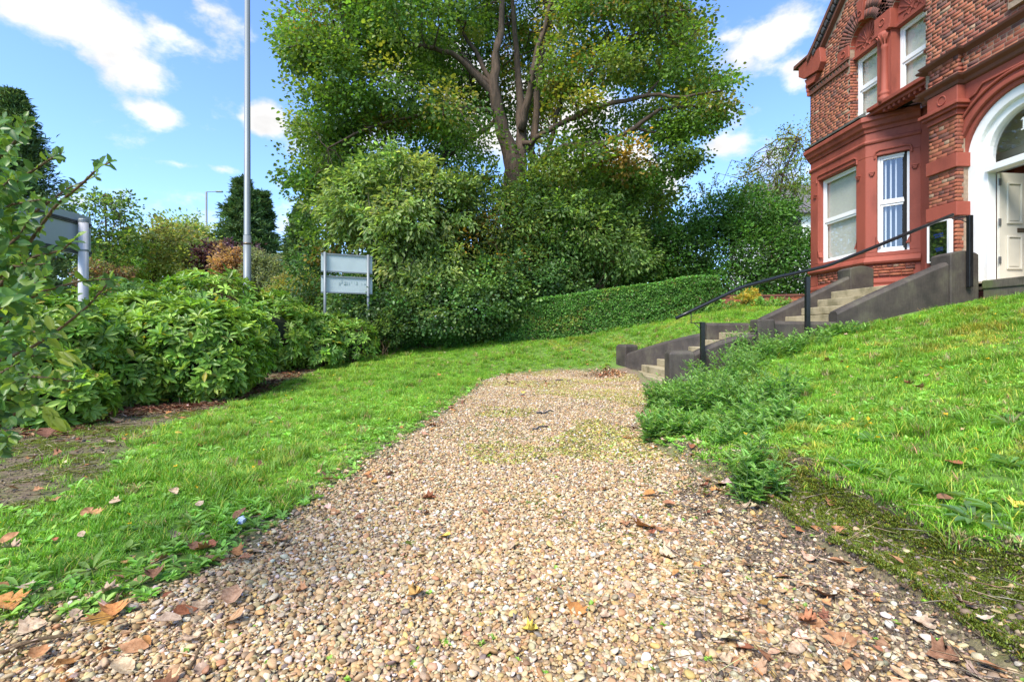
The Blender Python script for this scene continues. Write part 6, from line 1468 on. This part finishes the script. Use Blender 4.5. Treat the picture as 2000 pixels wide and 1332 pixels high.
def fallen():
    rs = np.random.RandomState(231); meshes = []
    for i in range(10):
        V, F = curled_leaf(rs, i % 2); meshes.append((V, F))
    cols = [('brown', (.27, .14, .08)), ('tan', (.50, .37, .25)), ('orange', (.42, .22, .11)), ('dark', (.17, .08, .05)), ('yellow', (.72, .55, .10))]
    cache = {}
    named = [(490, 1083, 1, .13), (870, 1056, 4, .09), (997, 1076, 1, .07), (1035, 1244, 4, .07), (1640, 1100, 2, .12), (1850, 1040, 0, .13), (1990, 1056, 4, .07), (1615, 1165, 0, .12), (1748, 1127, 2, .08), (1775, 1160, 1, .08), (1590, 1220, 2, .09), (1650, 1260, 2, .12), (1800, 1215, 1, .10),
             (1840, 1285, 0, .10), (1770, 735, 1, .09), (1795, 777, 2, .10), (1685, 1160, 0, .08), (1500, 985, 0, .09), (1470, 990, 1, .08), (1270, 865, 2, .12), (1300, 875, 1, .10), (260, 1270, 2, .11), (310, 1105, 2, .09), (300, 1130, 0, .08), (470, 1015, 0, .12), (340, 970, 1, .11), (225, 990, 1, .07), (170, 1010, 2, .08), (160, 1055, 1, .07), (340, 1057, 1, .06),
             (380, 1080, 0, .07), (75, 965, 2, .07), (640, 945, 2, .11), (510, 915, 0, .09), (210, 1165, 1, .09), (230, 1135, 0, .07), (655, 1005, 2, .08), (700, 1015, 0, .07), (625, 1050, 1, .07), (760, 930, 0, .08), (745, 950, 1, .07), (90, 856, 3, .16), (105, 862, 0, .10), (210, 870, 1, .11), (245, 862, 1, .07), (350, 856, 4, .10), (820, 905, 3, .06), (390, 995, 1, .09), (550, 1060, 2, .08),
             (1415, 1120, 1, .08), (1530, 1130, 2, .08), (1560, 1275, 1, .09), (1450, 1215, 2, .07), (1880, 1190, 3, .08), (1320, 965, 2, .05), (1430, 1300, 2, .07), (60, 1225, 1, .10), (20, 1065, 2, .09), (20, 1085, 1, .08), (590, 1155, 2, .06), (1110, 800, 4, .08), (1135, 760, 4, .09), (1022, 768, 4, .09), (945, 1020, 2, .05), (1180, 1210, 1, .06), (1225, 1150, 1, .07)]
    lst = []
    for (px, py, ci, s) in named:
        x, y = ground_at(px, py); z = float(zt(np.array([x]), np.array([y]))[0]); g = float(poly_sd(np.array([x]), np.array([y]), GRAVEL)[0]); cn, cc = cols[ci]; k = rs.randint(10)
        if (k, ci) not in cache:
            V, F = meshes[k]; cache[(k, ci)] = np_mesh('fallen_leaf', V, F, M['dryleaf'], np.clip(np.array(cc) * np.exp(rs.randn(len(V), 1) * .15), 0, 1), True)
        shape = 'lobed' if k % 2 == 0 else 'oval'
        o = link('fallen_leaf', cache[(k, ci)], None, (x, y, z + (.012 if g > 0 else .035))); s *= .85; o.scale = (s, s, s); o.rotation_euler = (rs.randn() * .25, rs.randn() * .25, rs.rand() * 6.28)
        if g > .0: place = 'lying on the gravel path'
        elif poly_sd(np.array([x]), np.array([y]), SOIL)[0] > 0: place = 'on the bare earth under the left shrubs'
        elif poly_sd(np.array([x]), np.array([y]), MOSS)[0] > -.02: place = 'on the mossy earth edge at right'
        elif x < 0: place = 'on the left lawn'
        else: place = 'on the grassy bank at right'
        lab = {'brown': 'curled brown ', 'tan': 'dry tan ', 'orange': 'orange brown ', 'dark': 'dark withered ', 'yellow': 'yellow '}[cn] + shape + ' leaf ' + place
        tag(o, lab, 'fallen leaf', 'fallen leaves scattered over the garden'); lst.append((math.hypot(x, y), x, lab, o))
    od = ['nearest the camera', 'second nearest the camera', 'third nearest the camera', 'fourth nearest the camera', 'fifth nearest the camera', 'sixth nearest the camera', 'seventh nearest the camera', 'eighth nearest the camera']
    for lab in set(l[2] for l in lst):
        g = sorted([l for l in lst if l[2] == lab], key=lambda l: l[0])
        if len(g) > 1:
            for i, l in enumerate(g): l[3]['label'] = lab + ', ' + (od[i] if i < len(g) - 1 else 'farthest from the camera')
    # unnumbered litter
    def litter(n, x, y, s, name, label, dz=.01, pal=DRY):
        V = []; F4 = []; F3 = []; C = []; off = 0; z = zt(x, y); cc = palette(rs, len(x), pal, None, .2)
        for i in range(len(x)):
            v, F = meshes[rs.randint(10)]; a = rs.rand() * 6.283; c_, s_ = math.cos(a), math.sin(a); t = rs.randn(2) * .3; sc = s * math.exp(rs.randn() * .35)
            w = v * sc; w = np.c_[w[:, 0] * c_ - w[:, 1] * s_, w[:, 0] * s_ + w[:, 1] * c_, w[:, 2] + w[:, 0] * t[0] + w[:, 1] * t[1]] + np.array([x[i], y[i], z[i] + dz * (.5 + rs.rand())])
            V.append(w); F4.append(F[0] + off); F3.append(F[1] + off); off += len(w); C.append(np.tile(cc[i], (len(w), 1)))
        me = np_mesh(name, np.concatenate(V), [np.concatenate(F4), np.concatenate(F3)], M['dryleaf'], np.concatenate(C), True); tag(link(name, me), label, None, None, 'stuff')
    x, y = sample(30000, -6, 8, 1.1, 15, rs, lambda d: np.clip(2.5 / d, 0, 1)); g = poly_sd(x, y, GRAVEL); s = poly_sd(x, y, SOIL); m = poly_sd(x, y, MOSS); f = poly_sd(x, y, FOOT)
    u = rs.rand(len(x)); k = (f < -.03) & (((g < 0) & (s < 0) & (u < .05)) | ((np.abs(g) < .20) & (u < .36)) | ((g > .2) & (u < .012)) | ((g > -.2) & (x > .7) & (y < 3.6) & (u < .25)) | ((g > -.3) & (x < -.9) & (y < 2.2) & (u < .3)) | ((s > 0) & (u < .18)) | ((g > 0) & (y > 9.3) & (x < 1.2) & (u < .3)))
    litter(0, x[k], y[k], .05, 'leaf_litter', 'scattered small dry leaves along the path edges and lawn', .02)
    # litter at the foot of the steps
    x = 2.9 + rs.randn(420) * .28; y = 12.2 + rs.randn(420) * .35; k = (poly_sd(x, y, FOOT) < 0); litter(0, x[k], y[k], .055, 'leaf_drift', 'drift of orange brown leaves at the foot of the steps', .03)
    # russet needles and bark bits below the shrubs
    P0 = [ground_at(*p) for p in [(60, 860), (160, 815), (250, 805), (330, 800), (420, 790), (520, 762), (560, 735), (620, 700), (700, 688)]]
    xs = []; ys = []
    for (a, b), (c, d) in zip(P0[:-1], P0[1:]):
        n = 420; t = rs.rand(n); xs.append(a + (c - a) * t + rs.randn(n) * .22); ys.append(b + (d - b) * t + rs.randn(n) * .28 + .1)
    x = np.concatenate(xs); y = np.concatenate(ys); n = len(x); a = rs.rand(n) * 6.28; D = np.c_[np.cos(a), np.sin(a), rs.randn(n) * .12]
    l = .06 * np.exp(rs.randn(n) * .4); P = np.c_[x, y, zt(x, y) + .01 + .015 * rs.rand(n)]
    o = leaves_obj('bark_litter', P, D, unit(np.c_[rs.randn(n, 2) * .3, np.ones(n)]), l, l * .22, palette(rs, n, [(.22, .085, .045), (.30, .13, .07), (.14, .06, .035), (.36, .22, .13)], None, .2), T_LEAF, M['dryleaf']); tag(o, 'russet bark and needle litter under the left shrubs', None, None, 'stuff')
    # dry stalks and thin twigs
    x, y = sample(40000, -6, 4, 1.1, 8, rs, lambda d: np.clip(2.0 / d, 0, 1)); g = poly_sd(x, y, GRAVEL); s = poly_sd(x, y, SOIL); f = poly_sd(x, y, FOOT)
    u = rs.rand(len(x)); k = (f < 0) & (((np.abs(g) < .3) & (u < .35)) | ((s > 0) & (u < .95)) | ((g > -.5) & (x > .35 * y) & (y < 3.8) & (u < .9)) | ((x < -1) & (y < 2) & (u < .4))); x, y = x[k], y[k]; n = len(x)
    a = rs.rand(n) * 6.28; D = np.c_[np.cos(a), np.sin(a), rs.randn(n) * .18]; l = .10 * np.exp(rs.randn(n) * .5)
    o = leaves_obj('dry_stalks', np.c_[x, y, zt(x, y) + .012 + .02 * rs.rand(n)], D, unit(np.c_[rs.randn(n, 2) * .5, np.ones(n)]), l, .0028, palette(rs, n, [(.40, .31, .20), (.52, .44, .32), (.26, .18, .11)], None, .2), T_STRAW, M['dryleaf']); tag(o, 'dry grass stalks and thin twigs lying at the path edges', None, None, 'stuff')
    for (px, py, ln, r, rot) in ((60, 1262, .22, .008, .3), (385, 1290, .12, .006, 1.8), (1100, 745, .35, .012, .1), (1065, 808, .25, .014, .4), (1055, 835, .22, .013, .6), (1020, 772, .12, .01, 0.1)):
        x, y = ground_at(px, py); z = float(zt(np.array([x]), np.array([y]))[0]); m = MB((x, y, z)); q, rr = wob(rs, (x - math.cos(rot) * ln / 2, y - math.sin(rot) * ln / 2, z + .022), (x + math.cos(rot) * ln / 2, y + math.sin(rot) * ln / 2, z + .025), r, r * .6, 5, .12)
        m.tube(q, rr, 7); near = py > 1000
        o = m.build('twig', M['twig'] if near else M['darkslate'], None, smooth=True, loc=(x, y, z)); tag(o, {60: 'pale bleached stick in the bottom left corner of the gravel', 385: 'short brown twig at the bottom edge of the gravel', 1100: 'long dark stick near the far end of the gravel', 1065: 'thick black bark piece in the middle of the far gravel', 1055: 'black bark piece just in front of the thick one', 1020: 'small black bark scrap near the far left gravel edge'}[px], 'stick')
fallen()

# ------------------------------------------------------------------ thistle weeds along the right edge
PG = 1.4
def weeds():
    rs = np.random.RandomState(241)
    lst = [(1297, 795, 30, 45, 7.7, 'bushy green thistle standing against the near stone pedestal'), (1290, 860, 36, 50, 5.0, 'round thistle clump at the gravel edge below the pedestal, leftmost of the weeds'), (1355, 862, 26, 40, 5.2, 'small thistle between the leftmost clump and the main weed bank'),
           (1400, 800, 60, 60, 6.2, 'dense thistle clump behind the leftmost clump'), (1420, 745, 60, 50, 7.3, 'tall thistles against the stone side wall beside the first rail post'), (1490, 700, 60, 36, 7.9, 'thistles below the landing wall of the steps'),
           (1470, 850, 60, 60, 4.6, 'broad thistle clump at the middle of the gravel edge with a pale purple flower'), (1480, 975, 42, 85, 3.0, 'tall single thistle nearest the camera at the corner of the gravel'), (1440, 880, 50, 50, 4.2, 'thistle clump between the broad middle clump and the gravel'), (1360, 800, 50, 50, 6.4, 'low thistle clump beside the near pedestal foot'), (1500, 790, 55, 50, 5.6, 'spreading thistle clump on the bank above the middle of the weeds'), (1450, 700, 50, 45, 7.9, 'thistle clump where the side wall meets the landing post'), (1540, 860, 45, 40, 4.5, 'small thistle clump on the bank right of the flowering one'), (1550, 690, 50, 28, 8.1, 'low weeds by the second rail post'), (1640, 655, 40, 18, 8.2, 'small weed clump at the end of the landing wall')]
    for i, (px, py, wpx, hpx, D, lab) in enumerate(lst):
        x, y = ground_at(px, py); D = y; k = D / FPX; x, y = (x, y); z = h1(x, y); w = wpx * k * 1.4; h = hpx * k * 1.5
        root = empty('thistle_plant', (x, y, z)); O = Vector(root.location); tag(root, lab, 'weed', 'thistles and weeds beside the steps')
        P = []; DD = []; NN = []; m = MB(O); ns = max(14, int(22 + w * 56)); L = []
        for s in range(ns):
            a = rs.rand() * 6.28; r = w * math.sqrt(rs.rand()) * .95; bx, by = x + r * math.cos(a) * .6, y + r * math.sin(a) * .6; hh = h * (.6 + .5 * rs.rand()) * (1 - .35 * r / w); zz = h1(bx, by)
            tip = Vector((bx + math.cos(a) * r * .5, by + math.sin(a) * r * .5, zz + hh)); q, rr = wob(rs, (bx, by, zz - .01), tip, .005, .002, 6, .2); m.tube(q, rr, 5)
            nl = 20
            for j in range(nl):
                t = (j + 1) / nl; f = t * (len(q) - 1); i0 = min(int(f), len(q) - 2); p = q[i0].lerp(q[i0 + 1], f - i0); aa = j * 2.4 + rs.rand()
                el = -.05 + .7 * t + rs.randn() * .3; P.append(tuple(p)); DD.append((math.cos(aa) * math.cos(el), math.sin(aa) * math.cos(el), math.sin(el))); NN.append((-math.cos(aa) * math.sin(el), -math.sin(aa) * math.sin(el), math.cos(el)))
                L.append((.105 - .05 * t) * (.8 + .4 * rs.rand()) * (1.0 if i != 7 else .9))
        n = len(P); L = np.array(L); col = palette(rs, n, [(.19, .34, .08), (.25, .41, .11), (.15, .28, .065)], None, .18)
        leaves_obj('foliage', np.array(P) - np.array(O), np.array(DD), np.array(NN), L, L * .62, col, T_THISTLE, M['leaf'], root)
        m.build('stems', simple('green_stem_%d' % i, (.10, .18, .06), .6), root, smooth=True)
        if i == 6:
            q = atD(1455, 858, float(y) - .25); fm = MB(O)
            for s in range(14):
                a = s * .45; fm.tube([q, (q.x + .014 * math.cos(a), q.y + .014 * math.sin(a), q.z + .02)], [.003, .001], 4)
            fm.build('flower', simple('pale_purple_petal', (.5, .38, .58), .7), root)
    # distinct leafy rosettes on the right bank
    rl = [(1700, 905, .13, 'pale rosette weed on the bank above the middle of the earth edge'), (1690, 960, .13, 'rosette weed with long leaves hanging over the earth edge'), (1905, 1075, .15, 'large grey green rosette overhanging the mossy earth at right'), (1975, 880, .14, 'broad pale rosette at the right edge of the bank'), (1830, 1020, .12, 'green rosette left of the large overhanging one'),
          (1960, 1060, .13, 'green rosette at the right edge just above the mossy earth'), (1640, 950, .10, 'small rosette nearest the tall single thistle'), (2030 - 60, 960, .12, 'leafy rosette midway up the right edge')]
    for i, (px, py, l, lab) in enumerate(rl):
        x, y = ground_at(px, py); z = float(zt(np.array([x]), np.array([y]))[0]) + .015; n = 13; a = np.arange(n) * 2.4 + rs.rand(); e = .12 + .35 * rs.rand(n)
        D = np.c_[np.cos(a) * np.cos(e), np.sin(a) * np.cos(e), np.sin(e)]; Nn = np.c_[-np.cos(a) * np.sin(e), -np.sin(a) * np.sin(e), np.cos(e)]; L = l * (.6 + .45 * rs.rand(n))
        root = empty('rosette_weed', (x, y, z)); tag(root, lab, 'weed', 'rosette weeds on the right bank')
        pal = [(.14, .26, .07), (.10, .22, .05)] if i != 2 else [(.15, .25, .11), (.12, .21, .09)]
        cs = palette(rs, n, pal, None, .12)
        for j in range(n):
            V, F = leaf_arrays(D[j:j + 1] * .008, D[j:j + 1], Nn[j:j + 1], L[j:j + 1], L[j:j + 1] * .27, T_LONG); me = np_mesh('leaf', V, F, M['leaf'], np.tile(cs[j], (len(V), 1)), True); link('leaf', me, root)
    # blue and white bottle cap near the left lawn edge
    x, y = ground_at(470, 1027); z = float(zt(np.array([x]), np.array([y]))[0]); root = empty('drink_cap', (x, y, z + .02)); tag(root, 'crumpled blue and white scrap of packaging at the left lawn edge', 'litter')
    m = MB(); m.prism([(-.022, -.014, 0), (.02, -.018, .004), (.026, .008, .012), (.004, .02, .018), (-.02, .014, .01)], (0, 0, .018)); m.build('wrapper', simple('pale_blue_film', (.5, .6, .8), .3), root)
    m = MB(); m.prism([(-.012, -.02, .006), (.01, -.0215, .008), (.008, -.0205, .018), (-.012, -.019, .016)], (0, -.003, 0)); m.build('printed_band', simple('blue_print_band', (.05, .12, .5), .3), root)
weeds()
